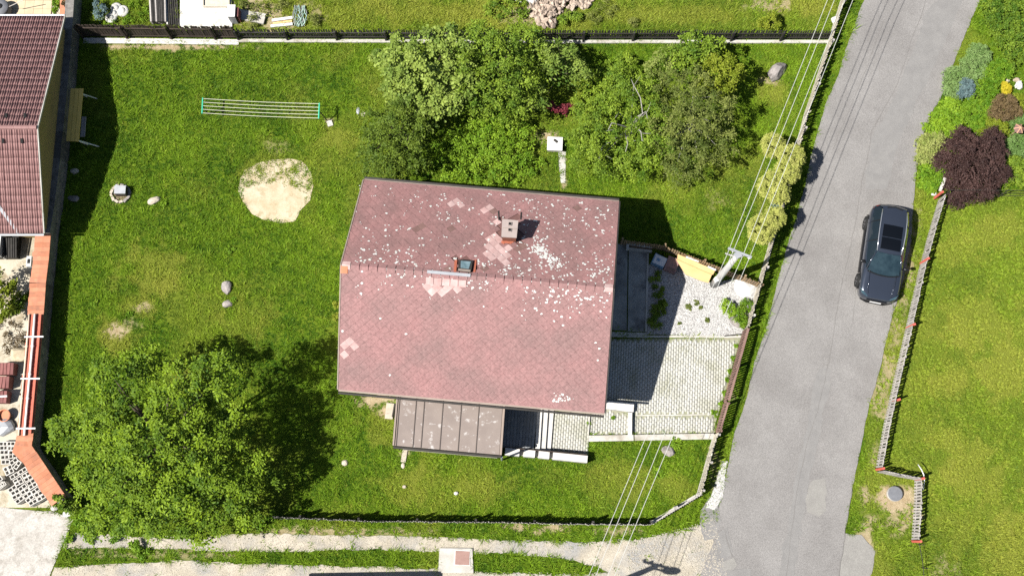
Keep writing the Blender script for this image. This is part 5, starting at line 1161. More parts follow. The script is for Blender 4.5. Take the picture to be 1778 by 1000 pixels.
# ------------------------------------------------------------------ parked car
def smooth_rows(rows, nu, nv):
    """rows[i][j] control points -> finer grid by Catmull-Rom both ways"""
    A = np.array(rows, float)
    def cr(A, n):
        m = len(A); P = np.concatenate([2 * A[:1] - A[1:2], A, 2 * A[-1:] - A[-2:-1]]); out = []
        for i in range(m - 1):
            p0, p1, p2, p3 = P[i], P[i + 1], P[i + 2], P[i + 3]
            for k in range(n):
                t_ = k / n; out.append(.5 * (2 * p1 + (p2 - p0) * t_ + (2 * p0 - 5 * p1 + 4 * p2 - p3) * t_ ** 2 + (3 * p1 - p0 - 3 * p2 + p3) * t_ ** 3))
        out.append(A[-1]); return np.array(out)
    A = cr(A, nu); A = np.swapaxes(cr(np.swapaxes(A, 0, 1), nv), 0, 1); return A
def patch(name, rows, mt, parent, nu=3, nv=3, flip=False):
    A = smooth_rows(rows, nu, nv); a, b = A.shape[:2]; ids = np.arange(a * b).reshape(a, b)
    Fc = np.stack([ids[:-1, :-1], ids[:-1, 1:], ids[1:, 1:], ids[1:, :-1]], -1).reshape(-1, 4)
    if flip: Fc = Fc[:, ::-1]
    me = fastmesh(name, A.reshape(-1, 3), Fc, mt, smooth=True); return obj(name, me, parent)
ca_ = W(1552.5, 360, .0); cf_ = W(1522, 524, .0)
hx, hy = W(1527, 520, .4)[:2] - W(1551, 362, .6)[:2]; heading = math.atan2(hy, hx) - math.pi / 2
cpos = W(1531, 443, .45); car = empty('car', (0, 0, 0), 'dark blue grey estate car with black glass roof parked on the road', 'car')
# body: rings along the length (y forward), each from centre top down to the sill
ST = [(2.30, .48, .62, .60, .34), (2.24, .70, .80, .74, .26), (2.02, .875, .90, .88, .24), (1.55, .915, .985, .96, .24), (1.0, .925, 1.06, 1.0, .24), (.4, .925, 1.06, 1.02, .24), (-.6, .925, 1.06, 1.03, .24), (-1.5, .92, 1.07, 1.04, .24), (-2.0, .875, 1.06, 1.02, .26), (-2.24, .71, .96, .90, .30), (-2.32, .50, .72, .66, .36)]
rows = []
for y, w_, zt, zb, zs in ST:
    half = [(0, zt), (w_ * .45, zt - .005), (w_ * .80, zt - .03), (w_ * .95, zb - .07), (w_, zb - .20), (w_ * .985, (zb + zs) / 2 - .05), (w_ * .94, zs)]
    rows.append([(x, y, z) for x, z in half[::-1]] + [(-x, y, z) for x, z in half[1:]])
patch('body', rows, 'car_paint', car, 4, 2)
for yy_, k in ((2.315, 1), (-2.335, -1)):   # closed bumper faces
    r0 = rows[0] if k == 1 else rows[-1]; mb = MB(); V = [(x, y, z) for x, y, z in r0]; mb.add(V, [tuple(range(len(V))) if k == 1 else tuple(range(len(V)))[::-1]]); mb.build('bumper_face', 'car_black', car)
def crow(y, hw, z, bow=0.0, crown=.03, n=7): return [(hw * s, y + bow * (1 - s * s), z + crown * (1 - s * s)) for s in np.linspace(1, -1, n)]
# dark lower sides / sills and wheel arches
for s in (1, -1):
    mb = MB(); mb.bar((s * .915, 1.0, .30), (s * .915, -1.15, .30), .07, .20); mb.build('sill', 'car_black', car)
    mb = MB(); mb.bar((s * .935, .95, .74), (s * .935, -1.5, .76), .012, .025); mb.build('door_trim', 'silver', car)
roofr = [crow(.18, .56, 1.50, .05), crow(-.2, .585, 1.585, .0), crow(-.8, .60, 1.615), crow(-1.4, .59, 1.60), crow(-1.85, .565, 1.54), crow(-2.02, .55, 1.50, -.06)]
patch('roof', roofr, 'car_paint', car)
patch('windshield', [crow(1.02, .74, 1.05, .13, .015), crow(.6, .665, 1.28, .09), crow(.19, .565, 1.505, .05)], 'windshield', car)
patch('rear_window', [crow(-2.0, .55, 1.49, -.06), crow(-2.14, .63, 1.28, -.06), crow(-2.24, .70, 1.04, -.05)], 'car_glass', car)
mb = MB(); mb.tube([(x, y + .03, z + .02) for x, y, z in crow(1.03, .74, 1.05, .13, .015)], .028, 6); mb.build('wiper_cowl', 'car_black', car)
for s in (1, -1):
    rr_ = [[(s * .567, .20, 1.50), (s * .592, -.2, 1.575), (s * .607, -.8, 1.60), (s * .597, -1.4, 1.585), (s * .57, -1.9, 1.52)],
           [(s * .70, .55, 1.30), (s * .735, -.1, 1.33), (s * .745, -.8, 1.34), (s * .735, -1.45, 1.33), (s * .67, -2.02, 1.30)],
           [(s * .83, .96, 1.03), (s * .875, .1, 1.05), (s * .885, -.7, 1.06), (s * .875, -1.5, 1.06), (s * .80, -2.1, 1.05)]]
    patch('side_window', rr_, 'car_glass', car, flip=(s == -1))
    mb = MB(); mb.tube([(s * .555, .17, 1.53), (s * .59, -.25, 1.61), (s * .607, -.8, 1.645), (s * .60, -1.4, 1.63), (s * .57, -1.85, 1.57)], .022, 6); mb.build('roof_rail', 'silver', car, True)
    mb = MB(); mb.tube([(s * .56, .2, 1.50), (s * .70, .62, 1.27), (s * .80, 1.0, 1.06)], .03, 6); mb.build('windscreen_pillar', 'car_paint', car, True)
    for y in (-.35, -1.3): mb = MB(); mb.tube([(s * .608, y, 1.60), (s * .745, y, 1.345), (s * .885, y, 1.065)], .022, 5); mb.build('window_pillar', 'car_black', car)
    mb = MB(); mb.lathe((0, 0, 0), [(.02, -.1), (.09, -.08), (.12, 0), (.09, .08), (.02, .1)], 10); me_ = mb.mesh('wing_mirror', 'car_black', True); o = inst('wing_mirror', me_, (s * 1.02, .66, 1.03), car, (0, 0, 0), (1.15, .7, .8))
    mb = MB(); mb.tube([(s * .86, .70, 1.0), (s * 1.0, .67, 1.02)], .03, 5); mb.build('mirror_arm', 'car_black', car)
    mb = MB(); mb.prism([(s * .50, 2.235), (s * .80, 2.10), (s * .885, 1.86), (s * .80, 1.98), (s * .55, 2.15)], [.70] * 5, [.80, .845, .90, .895, .845]); mb.build('headlight', 'glass', car)
    mb = MB(); mb.prism([(s * .52, -2.26), (s * .73, -2.17), (s * .865, -1.98), (s * .79, -2.03)], [.80] * 4, [1.0, 1.0, 1.03, 1.03]); mb.build('tail_light', 'deep_red', car)
    mb = MB(); mb.tube([(s * .62, 1.0, 1.075), (s * .60, 1.6, 1.02), (s * .52, 2.1, .90)], .012, 5); mb.build('bonnet_crease', 'car_paint', car, True)
    for y in (1.42, -1.42):
        mb = MB(); prof = [(.20, -.12), (.33, -.12), (.345, -.06), (.345, .06), (.33, .115), (.20, .115)]; mb.lathe((0, 0, 0), prof, 22); wm = mb.mesh('tyre', 'tyre', True)
        whl = inst('wheel', wm, (s * .875, y, .345), car, (0, R(90) * s, 0)); mb = MB(); mb.lathe((0, 0, 0), [(.215, .06), (.20, .10), (.05, .085), (.03, .10), (.001, .10)], 16)
        for k in range(5): a = k * 2 * math.pi / 5; mb.bar((.05 * math.cos(a), .05 * math.sin(a), .10), (.20 * math.cos(a), .20 * math.sin(a), .11), .05, .03)
        rm_ = mb.mesh('rim', 'rim'); r0_ = bpy.data.objects.new('rim', rm_); col.objects.link(r0_); r0_.parent = whl
        mb = MB(); pts = [(s * .915, y + .40 * math.cos(a), .345 + .40 * math.sin(a)) for a in np.linspace(0, math.pi, 11)]; mb.tube(pts, .035, 5); mb.build('wheel_arch', 'car_black', car, True)
for (ya, yb) in ((.06, -.50), (-.53, -1.12)):
    mb = MB(); n_ = 6; za = 1.60 if ya > -.3 else 1.652
    pts = [[(.45 * s, y, (1.594 if y > -.1 else 1.635 if y > -.6 else 1.645) + .022 * (1 - s * s)) for s in np.linspace(1, -1, 5)] for y in np.linspace(ya, yb, 4)]
    patch('sunroof_panel', pts, 'sunroof_glass', car, 2, 2)
mb = MB(); mb.tube([(.36, -1.98, 1.55), (0, -2.06, 1.56), (-.36, -1.98, 1.55)], .03, 6); mb.build('spoiler', 'car_black', car)
mb = MB(); mb.box((-.0, 2.33, .60), (.95, .03, .14)); mb.build('grille', 'car_black', car); mb = MB(); mb.box((0, 2.345, .42), (.52, .02, .11)); mb.build('number_plate', 'plate', car)
mb = MB(); mb.tube([(.70, 2.22, .30), (.4, 2.33, .28), (-.4, 2.33, .28), (-.70, 2.22, .30)], .05, 6); mb.build('bumper', 'car_black', car)
mb = MB(); mb.tube([(.70, -2.25, .42), (.4, -2.34, .42), (-.4, -2.34, .42), (-.70, -2.25, .42)], .06, 6); mb.build('bumper', 'car_black', car)
for y in (.62, -.38, -1.28):
    for s in (1, -1): mb = MB(); mb.tube([(s * .925, y, 1.0), (s * .932, y, .75), (s * .918, y, .34)], .006, 4); mb.build('door_gap', 'black', car)
car.location = (cpos[0], cpos[1], .03); car.rotation_euler = (0, 0, heading)
# ------------------------------------------------------------------ trees, shrubs
def leaves(name, C_, S_, mt, parent, up=.55, tint=None, aspect=.55, seed=0, D=None):
    """C_ (n,3) positions, S_ (n) leaf lengths, D (n,3) leaf directions -> one mesh of folded leaves"""
    r_ = np.random.default_rng(seed); n = len(C_)
    nrm = r_.normal(0, 1, (n, 3)); nrm[:, 2] = np.abs(nrm[:, 2]); nrm = nrm * (1 - up) + np.array([0, 0, 1.3]) * up
    nrm /= np.linalg.norm(nrm, axis=1)[:, None]
    d = r_.normal(0, 1, (n, 3)) if D is None else D + r_.normal(0, .35, (n, 3)); d -= nrm * np.sum(d * nrm, 1)[:, None]; d /= np.linalg.norm(d, axis=1)[:, None] + 1e-9; s = np.cross(nrm, d)
    L_ = S_[:, None]; wv = L_ * aspect / 2; fold = nrm * (L_ * .10)
    V = np.stack([C_ - d * L_ * .5, C_ + s * wv + fold - d * L_ * .05, C_ + d * L_ * .5 - nrm * L_ * .12, C_ - s * wv + fold - d * L_ * .05], 1).reshape(-1, 3)
    i = np.arange(n) * 4; Fc = np.stack([np.stack([i, i + 1, i + 2], 1), np.stack([i, i + 2, i + 3], 1)], 1).reshape(-1, 3)
    if tint is None: tint = r_.random(n)
    me = fastmesh(name, V, Fc, mt, attrs={'tint': ('FACE', np.repeat(np.clip(tint, 0, 1), 2))}); return obj(name, me, parent)
def crown_points(blist, cover, leaf, seed, rb=.45, hollow=.25):
    """blobs (photo x, photo y, radius px, centre height, half height): boughs spread over each blob, twigs radiate from a bough, leaves sit along twigs"""
    r_ = np.random.default_rng(seed); C_ = []; T_ = []; D_ = []; cl = []; acc = np.zeros((0, 3))
    for (bx_, by_, rp_, zc, hz) in blist:
        c = W(bx_, by_, zc); rad = abs(W(bx_ + rp_, by_, zc)[0] - c[0]); rb_ = min(rb, rad * .55); want = max(3, int(cover * rad * rad / (rb_ * rb_) * 1.5)); got = 0
        for t_ in range(want * 5):
            if got >= want: break
            d = r_.normal(0, 1, 3); d[2] = abs(d[2]) * 1.15 - .3; d /= np.linalg.norm(d)
            q = c + d * np.array([rad - rb_ * .4, rad - rb_ * .4, hz]) * (1 - hollow * r_.random() ** 1.6)
            if q[2] < .03 - float(yard_depth(q[:1], q[1:2])[0]): continue
            if len(acc) and np.min(np.sum(((acc - q) * np.array([1, 1, .8])) ** 2, 1)) < (rb_ * (.6 if cover > 1.7 else .90 if leaf == .15 else 1.3 if leaf == .10 and rb > .36 else 1.05)) ** 2: continue
            acc = np.vstack([acc, q]); got += 1
            bt = r_.random() * 1.3 - .15; rbb = rb_ * r_.uniform(.75, 1.25); nt_ = int(r_.integers(10, 16)); nl = max(4, int(rbb / leaf * 2.1)); ph = r_.uniform(0, 6.28)
            for k in range(nt_):
                a = ph + k * 2 * math.pi / nt_ + r_.normal(0, .25); ln = rbb * r_.uniform(.6, 1.15); td = np.array([math.cos(a), math.sin(a), r_.uniform(-.15, .55)])
                tt = (np.arange(nl) + r_.random(nl)) / nl; side = np.where(np.arange(nl) % 2, 1, -1) * leaf * .42; sdv = np.array([-math.sin(a), math.cos(a), 0])
                pp = q + td * (ln * tt)[:, None] + sdv * (side * (1.1 - .7 * tt))[:, None] + r_.normal(0, leaf * .16, (nl, 3)); pp[:, 2] += .08 * rbb - .85 * rbb * tt ** 2
                C_.append(pp); D_.append(np.tile(td, (nl, 1)) * 1.0 + sdv * (np.sign(side) * .8)[:, None]); T_.append(bt * .45 + r_.random(nl) * .35 + .25 * tt)
            cl.append(q)
        if rb > .36:
            k = int((95 if leaf == .15 and hz > .7 else 36) * rad * rad / (leaf * leaf * 18)); d = r_.normal(0, 1, (k, 3)); d /= np.linalg.norm(d, axis=1)[:, None]; pp = c + d * np.array([rad * .86, rad * .86, hz * .45]) * (r_.random(k) ** .4)[:, None] - np.array([0, 0, hz * .45]); C_.append(pp); D_.append(r_.normal(0, 1, (k, 3))); T_.append(r_.random(k) * .5)  # inner fill leaves get darker tints, painting shade into the crown's interior
    C_ = np.concatenate(C_); T_ = np.concatenate(T_); D_ = np.concatenate(D_); ok = C_[:, 2] > .02 - yard_depth(C_[:, 0], C_[:, 1]); return C_[ok], T_[ok], D_[ok], np.array(cl)
WEEDS = {'grass_clump', 'nettle_patch', 'dry_weeds', 'fence_weeds', 'gravel_weed', 'track_weeds', 'lawn_seedlings', 'dead_brush', 'shade_plant', 'young_shrub', 'annex_weed', 'joint_weed'}
def plant(name, label, cat, base_px, blist, mt, leaf=.16, per=1.0, seed=0, csize=.42, trunk=.12, bark='bark', limbs=9, up=.40, group=None, hollow=.3, aspect=.55, trunks=1, tint_shift=0.0):
    stuff = name in WEEDS; b = W(*base_px); root = None if stuff else empty(name, (b[0], b[1], 0), label, cat, group)
    C_, T_, D_, cl = crown_points(blist, (2.6 if name == 'thuja' or 49 < seed < 79 else {'tree': 1.05, 'shrub': 1.25}.get(cat, 1.3)) * (.8 if stuff else 1), leaf, seed, csize * 1.8, hollow); r_ = np.random.default_rng(seed + 99)
    S_ = leaf * r_.uniform(.65, 1.3, len(C_)); lo = leaves(name if stuff else 'crown' if cat == 'tree' else 'foliage', C_, S_, mt, root, up, T_ + tint_shift, aspect, seed, D_)
    if stuff: return tag(lo, label, None, None, 'stuff')
    if trunk:
        mb = MB(); zt = max(q[3] for q in blist); top_ = np.mean(cl[np.argsort(-cl[:, 2])[:max(3, len(cl) // 3)]], 0); fork = np.array([b[0] * .7 + top_[0] * .3, b[1] * .7 + top_[1] * .3, zt * .30])
        mb.tube([(b[0], b[1], -.05), (b[0] + .02, b[1], zt * .2), tuple(fork)], [trunk * 1.25, trunk, trunk * .8], 8)
        for k in range(limbs):
            e = cl[r_.integers(len(cl))]; mid = fork * .5 + e * .5 + np.array([0, 0, .12 * zt]) * r_.uniform(-.3, 1); e2 = e - (e - fork) * .2 - np.array([0, 0, .25])
            mb.tube([tuple(fork - np.array([0, 0, .03])), tuple(mid), tuple(e2)], [trunk * .42, trunk * .22, trunk * .05], 5)
            for q in range(2):
                f2 = cl[r_.integers(len(cl))]
                if np.linalg.norm(f2 - mid) < 1.6: mb.tube([tuple(mid), tuple((mid + f2) / 2 - np.array([0, 0, .12])), tuple(f2 - np.array([0, 0, .12]))], [trunk * .18, trunk * .10, .007], 4)
        mb.build('trunk' if cat == 'tree' else 'stem', bark, root, True)
    return root
plant('walnut_tree', 'huge dense bright green tree beside the corner of stone wall and track', 'tree', (292, 770),
      [(262, 770, 70, 5.6, 1.5), (300, 700, 52, 5.2, 1.4), (205, 665, 62, 4.3, 1.6), (250, 625, 40, 3.6, 1.3), (378, 650, 58, 4.9, 1.7), (180, 735, 58, 4.0, 1.6), (128, 755, 48, 2.9, 1.4), (220, 810, 62, 4.3, 1.5), (160, 820, 56, 3.3, 1.5), (345, 770, 62, 4.8, 1.6), (400, 745, 46, 3.9, 1.5), (330, 840, 62, 4.1, 1.6), (270, 885, 56, 3.2, 1.4), (200, 885, 52, 2.8, 1.3), (395, 850, 55, 3.2, 1.4), (345, 905, 46, 2.5, 1.2), (425, 890, 36, 2.3, 1.0), (440, 800, 34, 3.0, 1.1), (478, 832, 16, 2.3, .6), (103, 742, 22, 2.4, .8), (165, 905, 30, 2.2, .9), (310, 640, 26, 3.6, .9)],
      'walnut_leaf', .15, 9.5, 1, .28, .24, limbs=12, hollow=.42, up=.55)
plant('hazel_tree', 'broad pale green tree against the picket fence, left one of the north row', 'tree', (745, 150),
      [(735, 125, 72, 2.7, 1.7), (700, 100, 45, 2.4, 1.3), (780, 95, 50, 2.6, 1.4), (740, 175, 52, 2.2, 1.3), (690, 150, 36, 1.9, 1.1), (660, 98, 20, 1.6, .6), (790, 150, 50, 2.5, 1.3)],
      'hazel_leaf', .155, 8.0, 2, .24, .11, limbs=14, hollow=.4, up=.5, aspect=.8)
plant('plum_tree', 'yellowish green tree overhanging the picket fence in the middle of the north row', 'tree', (870, 140),
      [(862, 118, 75, 2.8, 1.8), (835, 80, 45, 2.5, 1.3), (900, 90, 50, 2.6, 1.3), (880, 165, 55, 2.3, 1.4), (830, 160, 48, 2.2, 1.3), (905, 150, 40, 2.1, 1.1)],
      'mid_leaf', .13, 8.5, 3, .25, .11, limbs=14, hollow=.42)
plant('apple_tree', 'small loose tree at the right end of the north row by the picket fence', 'tree', (975, 130),
      [(972, 118, 42, 2.1, 1.3), (1000, 130, 30, 1.9, 1.0), (950, 95, 32, 2.1, 1.0), (985, 95, 22, 1.8, .8), (930, 170, 26, 1.7, .9)],
      'hazel_leaf', .16, 6.5, 4, .24, .09, limbs=10, hollow=.45, tint_shift=-.15)
plant('dark_tree', 'dark green tree at the north west corner of the pink roof', 'tree', (690, 235),
      [(683, 235, 62, 2.5, 1.6), (650, 215, 34, 1.8, 1.1), (670, 280, 45, 2.0, 1.3), (715, 265, 42, 1.9, 1.2), (655, 255, 36, 2.0, 1.1), (700, 195, 36, 2.1, 1.1)],
      'dark_leaf', .12, 8.5, 5, .24, .12, limbs=12, hollow=.42)
plant('raspberry_thicket', 'low bright green thicket behind the house between two trees', 'shrub', (845, 255),
      [(850, 240, 50, .7, .6), (810, 255, 45, .6, .5), (885, 260, 42, .6, .5), (840, 285, 50, .5, .4), (790, 285, 40, .45, .4), (905, 235, 30, .7, .5), (880, 295, 36, .4, .35), (860, 215, 30, .8, .5), (770, 260, 26, .5, .4), (920, 285, 26, .35, .3)],
      'bright_leaf', .115, 11, 6, .2, .03, limbs=10, hollow=.5, trunks=3)
plant('plum_tree', 'green fruit tree on the left of brown leaved tree with bare pale branches', 'tree', (1085, 235),
      [(1040, 235, 48, 1.7, 1.1), (1020, 205, 34, 1.5, .9), (1020, 270, 36, 1.3, .9), (1090, 170, 40, 2.1, 1.0), (1120, 205, 38, 2.1, 1.0), (1060, 280, 38, 1.3, .8), (1110, 270, 44, 1.6, .9), (1075, 140, 32, 1.9, .9), (1140, 240, 40, 1.9, 1.0), (1000, 240, 24, 1.2, .7), (1050, 180, 26, 1.7, .8), (1120, 150, 26, 1.9, .8)],
      'mid_leaf', .115, 7.0, 7, .21, 0, limbs=0, hollow=.5)
pf = bpy.data.objects[[o.name for o in bpy.data.objects if o.get('label', '').startswith('green fruit tree')][0]]
mb = MB(); b = W(1092, 238); mb.tube([tuple(b), (b[0] + .05, b[1], .5), (b[0] - .02, b[1] + .1, .95)], [.12, .10, .085], 8)
fk = (b[0] - .02, b[1] + .1, .95)
def limb(pts, r0, r1): r0 *= .75; r1 *= .7; P = [fk] + [tuple(W(x, y, z)) for x, y, z in pts]; mb.tube(P, list(np.linspace(r0, r1, len(P))), 6)
limb([(1085, 220, 1.6), (1062, 214, 2.1), (1056, 226, 2.2)], .07, .022); limb([(1100, 217, 1.7), (1113, 229, 2.4), (1115, 245, 2.6)], .065, .02); limb([(1085, 230, 1.5), (1090, 250, 2.2), (1086, 264, 2.3)], .06, .018)
limb([(1106, 203, 1.9), (1122, 194, 2.6), (1124, 206, 2.8)], .05, .014); limb([(1116, 197, 2.3), (1112, 170, 2.8), (1100, 148, 2.9), (1096, 138, 2.9)], .045, .012); limb([(1100, 150, 2.8), (1112, 132, 3.0)], .02, .01)
limb([(1090, 245, 1.8), (1118, 244, 2.3)], .03, .012); limb([(1070, 224, 1.7), (1052, 228, 2.1)], .035, .012); limb([(1070, 240, 1.3), (1046, 255, 1.7), (1040, 276, 1.8)], .04, .012); limb([(1048, 268, 1.7), (1062, 276, 1.8)], .018, .01); limb([(1124, 194, 2.6), (1130, 178, 2.9)], .02, .01); limb([(1117, 232, 2.4), (1130, 232, 2.6)], .02, .01); limb([(1075, 195, 2.0), (1068, 205, 2.1)], .03, .012)
mb.build('bare_branches', 'pale_bark', pf, True)
plant('cherry_tree', 'brownish olive tree with sparse leaves above the north east corner of house', 'tree', (1195, 225),
      [(1190, 215, 66, 2.7, 1.6), (1175, 160, 45, 2.4, 1.2), (1230, 190, 48, 2.4, 1.3), (1240, 245, 45, 2.1, 1.2), (1190, 275, 46, 2.0, 1.2), (1215, 150, 36, 2.3, 1.1), (1155, 230, 36, 2.0, 1.0), (1180, 300, 26, 1.3, .7)],
      'olive_leaf', .10, 9.5, 8, .205, .11, limbs=16, hollow=.5, bark='pale_bark')
plant('lilac_bush', 'yellow green bush right of the brownish olive tree', 'shrub', (1250, 125), [(1245, 115, 30, 2.2, 1.1), (1268, 130, 26, 2.0, .9), (1235, 145, 24, 2.1, .9), (1255, 155, 20, 1.8, .8)], 'yellow_leaf', .14, 7.5, 9, .2, .05, limbs=6, hollow=.45, tint_shift=-.25)
plant('elder_bush', 'green bush touching the picket fence above the brownish olive tree', 'shrub', (1205, 95), [(1205, 85, 34, 2.0, 1.0), (1235, 82, 26, 1.9, .9), (1180, 100, 26, 1.7, .8)], 'mid_leaf', .15, 7.5, 10, .22, .05, limbs=6, hollow=.45)
plant('young_maple', 'bright lime bush left of the brownish olive tree near the fence', 'shrub', (1155, 110), [(1152, 105, 24, 1.2, .7), (1170, 92, 16, 1.3, .6), (1135, 120, 16, .9, .5)], 'lime_leaf', .12, 8, 11, .17, .03, limbs=5, tint_shift=-.2)
plant('young_shrub', 'low pale green saplings in the grass north of the bare branched tree', 'shrub', (1060, 130), [(1055, 130, 26, .6, .4), (1030, 160, 24, .5, .35), (1085, 115, 24, .6, .4), (1010, 175, 18, .45, .3)], 'mid_leaf', .12, 6, 12, .16, .02, limbs=4, tint_shift=.15)
plant('red_maple', 'small crimson maple in front of the green trees', 'shrub', (972, 192), [(978, 189, 10, .8, .2), (958, 185, 8, .8, .2), (967, 191, 7, .75, .2), (992, 186, 6, .7, .15)], 'crimson_leaf', .09, 13, 13, .08, .025, limbs=5)
# golden thujas on the street side
for i, (bx_, by_, r_, z_, lab) in enumerate(((1342, 252, 18, .9, 'palest golden thuja farthest left by the street fence'), (1375, 272, 19, 1.25, 'topmost round golden thuja against the street fence'), (1369, 296, 20, 1.2, 'second round golden thuja from the top against the street fence'), (1340, 322, 21, 1.1, 'golden thuja left of the dark gap by the street fence'), (1352, 335, 17, 1.1, 'golden thuja just above the gap in the thuja row'), (1345, 378, 17, 1.25, 'golden thuja just below the gap in the thuja row'), (1322, 398, 21, .95, 'southernmost golden thuja nearest the utility pole'))):
    plant('thuja', lab, 'shrub', (bx_, by_ + 4), [(bx_, by_, r_ * 1.2, z_ * 1.5, .6), (bx_ - 2, by_ + 5, r_ * .95, z_ * .65, .6)], 'thuja_leaf', .075, 34, 20 + i, .085, .03, limbs=3, hollow=.22, group='golden thujas by the street fence')
plant('dark_shrub', 'tiny grey green plant in the gap of the thuja row', 'shrub', (1347, 356), [(1347, 355, 10, .4, .3)], 'blue_leaf', .09, 20, 30, .1, .02, limbs=2, tint_shift=-.5)
plant('lime_shrub', 'bright lime round plant at the edge of the white gravel', 'shrub', (1263, 534), [(1263, 531, 13, .32, .28), (1270, 540, 9, .25, .2)], 'bright_leaf', .10, 34, 31, .09, .015, limbs=3, tint_shift=.2)
plant('ornamental_grass', 'green bushy grass clump against the street fence beside the gravel', 'shrub', (1288, 546), [(1287, 544, 13, .3, .25), (1296, 530, 11, .3, .25), (1281, 552, 9, .25, .2), (1292, 562, 8, .2, .2)], 'bright_leaf', .16, 22, 32, .09, .015, limbs=3, aspect=.2, tint_shift=-.1)
plant('shade_plant', 'dark green plants in the house shade beside the concrete pad', 'shrub', (1142, 530), [(1140, 505, 14, .15, .15), (1144, 535, 16, .2, .2), (1138, 560, 14, .15, .15), (1136, 480, 12, .15, .12), (1150, 528, 9, .2, .2)], 'mid_leaf', .12, 20, 33, .12, 0, limbs=0)
plant('gravel_weed', 'sparse weeds growing through the white gravel', 'shrub', (1210, 530), [(1196, 533, 6, .05, .05), (1210, 525, 5, .05, .05), (1228, 556, 5, .05, .05), (1180, 562, 3, .05, .05), (1217, 534, 3, .05, .05)], 'olive_leaf', .06, 14, 34, .045, 0, limbs=0)
# right hand garden
RG = [('spreading_juniper', 'pale green spreading juniper at the road edge above the blue one', (1668, 128), [(1662, 138, 26, .35, .3), (1690, 118, 26, .35, .3), (1656, 158, 18, .3, .25), (1700, 95, 22, .35, .3), (1680, 145, 18, .3, .25)], 'pale_leaf', .085, 42, .11, 0),
      ('blue_spruce', 'small blue grey dwarf spruce by the road', (1676, 158), [(1678, 152, 16, .5, .3), (1670, 162, 10, .4, .25), (1682, 163, 8, .35, .2)], 'blue_leaf', .085, 60, .08, 0),
      ('ground_cover', 'bright green ground cover right of the blue dwarf spruce', (1705, 165), [(1705, 165, 30, .3, .25), (1722, 130, 26, .3, .25), (1690, 195, 24, .28, .22), (1720, 190, 16, .25, .2), (1740, 120, 20, .3, .25), (1700, 215, 18, .25, .2)], 'bright_leaf', .085, 38, .11, -.25),
      ('hosta_border', 'yellow green leafy border plants curving along the road edge', (1630, 215), [(1650, 185, 18, .28, .22), (1636, 205, 20, .3, .25), (1660, 205, 18, .28, .22), (1622, 225, 17, .3, .25), (1645, 225, 17, .28, .22)], 'bright_leaf', .14, 24, .12, .1),
      ('variegated_shrub', 'white and yellow variegated shrub at the bend of the road edge', (1612, 255), [(1612, 250, 20, .35, .3), (1604, 275, 15, .3, .25), (1628, 240, 14, .35, .3), (1622, 268, 13, .3, .25)], 'lime_leaf', .12, 30, .11, .25),
      ('green_bush', 'fresh green bush between the road and the leaning board', (1617, 305), [(1610, 300, 17, .3, .25), (1626, 310, 15, .3, .25), (1606, 320, 11, .2, .2), (1634, 296, 12, .3, .25), (1618, 325, 12, .22, .2)], 'bright_leaf', .12, 26, .12, -.15),
      ('barberry', 'large dark maroon shrub at the end of slat fence', (1690, 290), [(1690, 285, 48, .9, .75), (1665, 265, 32, .8, .6), (1715, 265, 34, .85, .6), (1700, 320, 36, .7, .55), (1668, 320, 30, .6, .5), (1730, 300, 26, .7, .5), (1640, 280, 22, .6, .4), (1672, 235, 20, .6, .4), (1725, 240, 20, .6, .4), (1660, 345, 20, .4, .35)], 'maroon_leaf', .085, 20, .15, -.1),
      ('brown_shrub', 'rounded brown green shrub below the yellow flowers', (1745, 190), [(1746, 186, 24, .5, .45), (1728, 195, 14, .4, .35), (1760, 195, 14, .4, .35)], 'brown_leaf', .085, 40, .1, 0),
      ('yellow_flowers', 'bright yellow flower clump in the rockery', (1748, 158), [(1748, 156, 9, .3, .2), (1744, 148, 6, .3, .15)], 'flower_yellow', .08, 60, .06, 0),
      ('white_flowers', 'small white flower clump in the rockery', (1769, 148), [(1769, 148, 6, .25, .15)], 'flower_white', .07, 60, .05, 0),
      ('hedge', 'dense dark green hedge in the top right corner', (1755, 50), [(1760, 60, 34, .7, .6), (1740, 20, 34, .7, .6), (1775, 25, 34, .8, .6), (1765, 95, 22, .5, .45), (1790, 80, 26, .6, .5), (1725, 5, 22, .5, .45), (1735, 45, 18, .5, .4)], 'mid_leaf', .10, 24, .14, -.2),
      ('olive_shrub', 'olive yellow low shrub left of the six sided bird house', (1722, 215), [(1722, 218, 20, .3, .25), (1740, 225, 14, .3, .22), (1708, 228, 12, .25, .2)], 'yellow_leaf', .10, 28, .11, -.35),
      ('pale_shrub', 'grey green low juniper around the six sided bird house', (1768, 230), [(1772, 215, 20, .3, .25), (1768, 255, 24, .3, .25), (1752, 260, 16, .25, .2), (1785, 240, 18, .3, .25)], 'pale_leaf', .085, 36, .11, -.4),
      ('green_shrub', 'mid green shrubs right of the maroon shrub by the wire fence', (1762, 300), [(1765, 290, 22, .35, .3), (1750, 310, 15, .3, .25), (1780, 310, 18, .3, .25)], 'mid_leaf', .10, 28, .12, .1),
      ('rockery_shrub', 'light olive plant in the rockery below the white flowers', (1762, 175), [(1768, 172, 12, .25, .2), (1775, 190, 12, .25, .2)], 'yellow_leaf', .08, 34, .09, -.2)]
for i, (nm, lab, b_px, bl_, mt, lf, per, cs_, sh_) in enumerate(RG):
    plant(nm, lab, 'flowers' if 'flower' in nm else 'shrub', b_px, bl_, mt, lf, per, 50 + i, cs_, .02 if nm != 'barberry' else .05, limbs=5, hollow=.35, tint_shift=sh_)
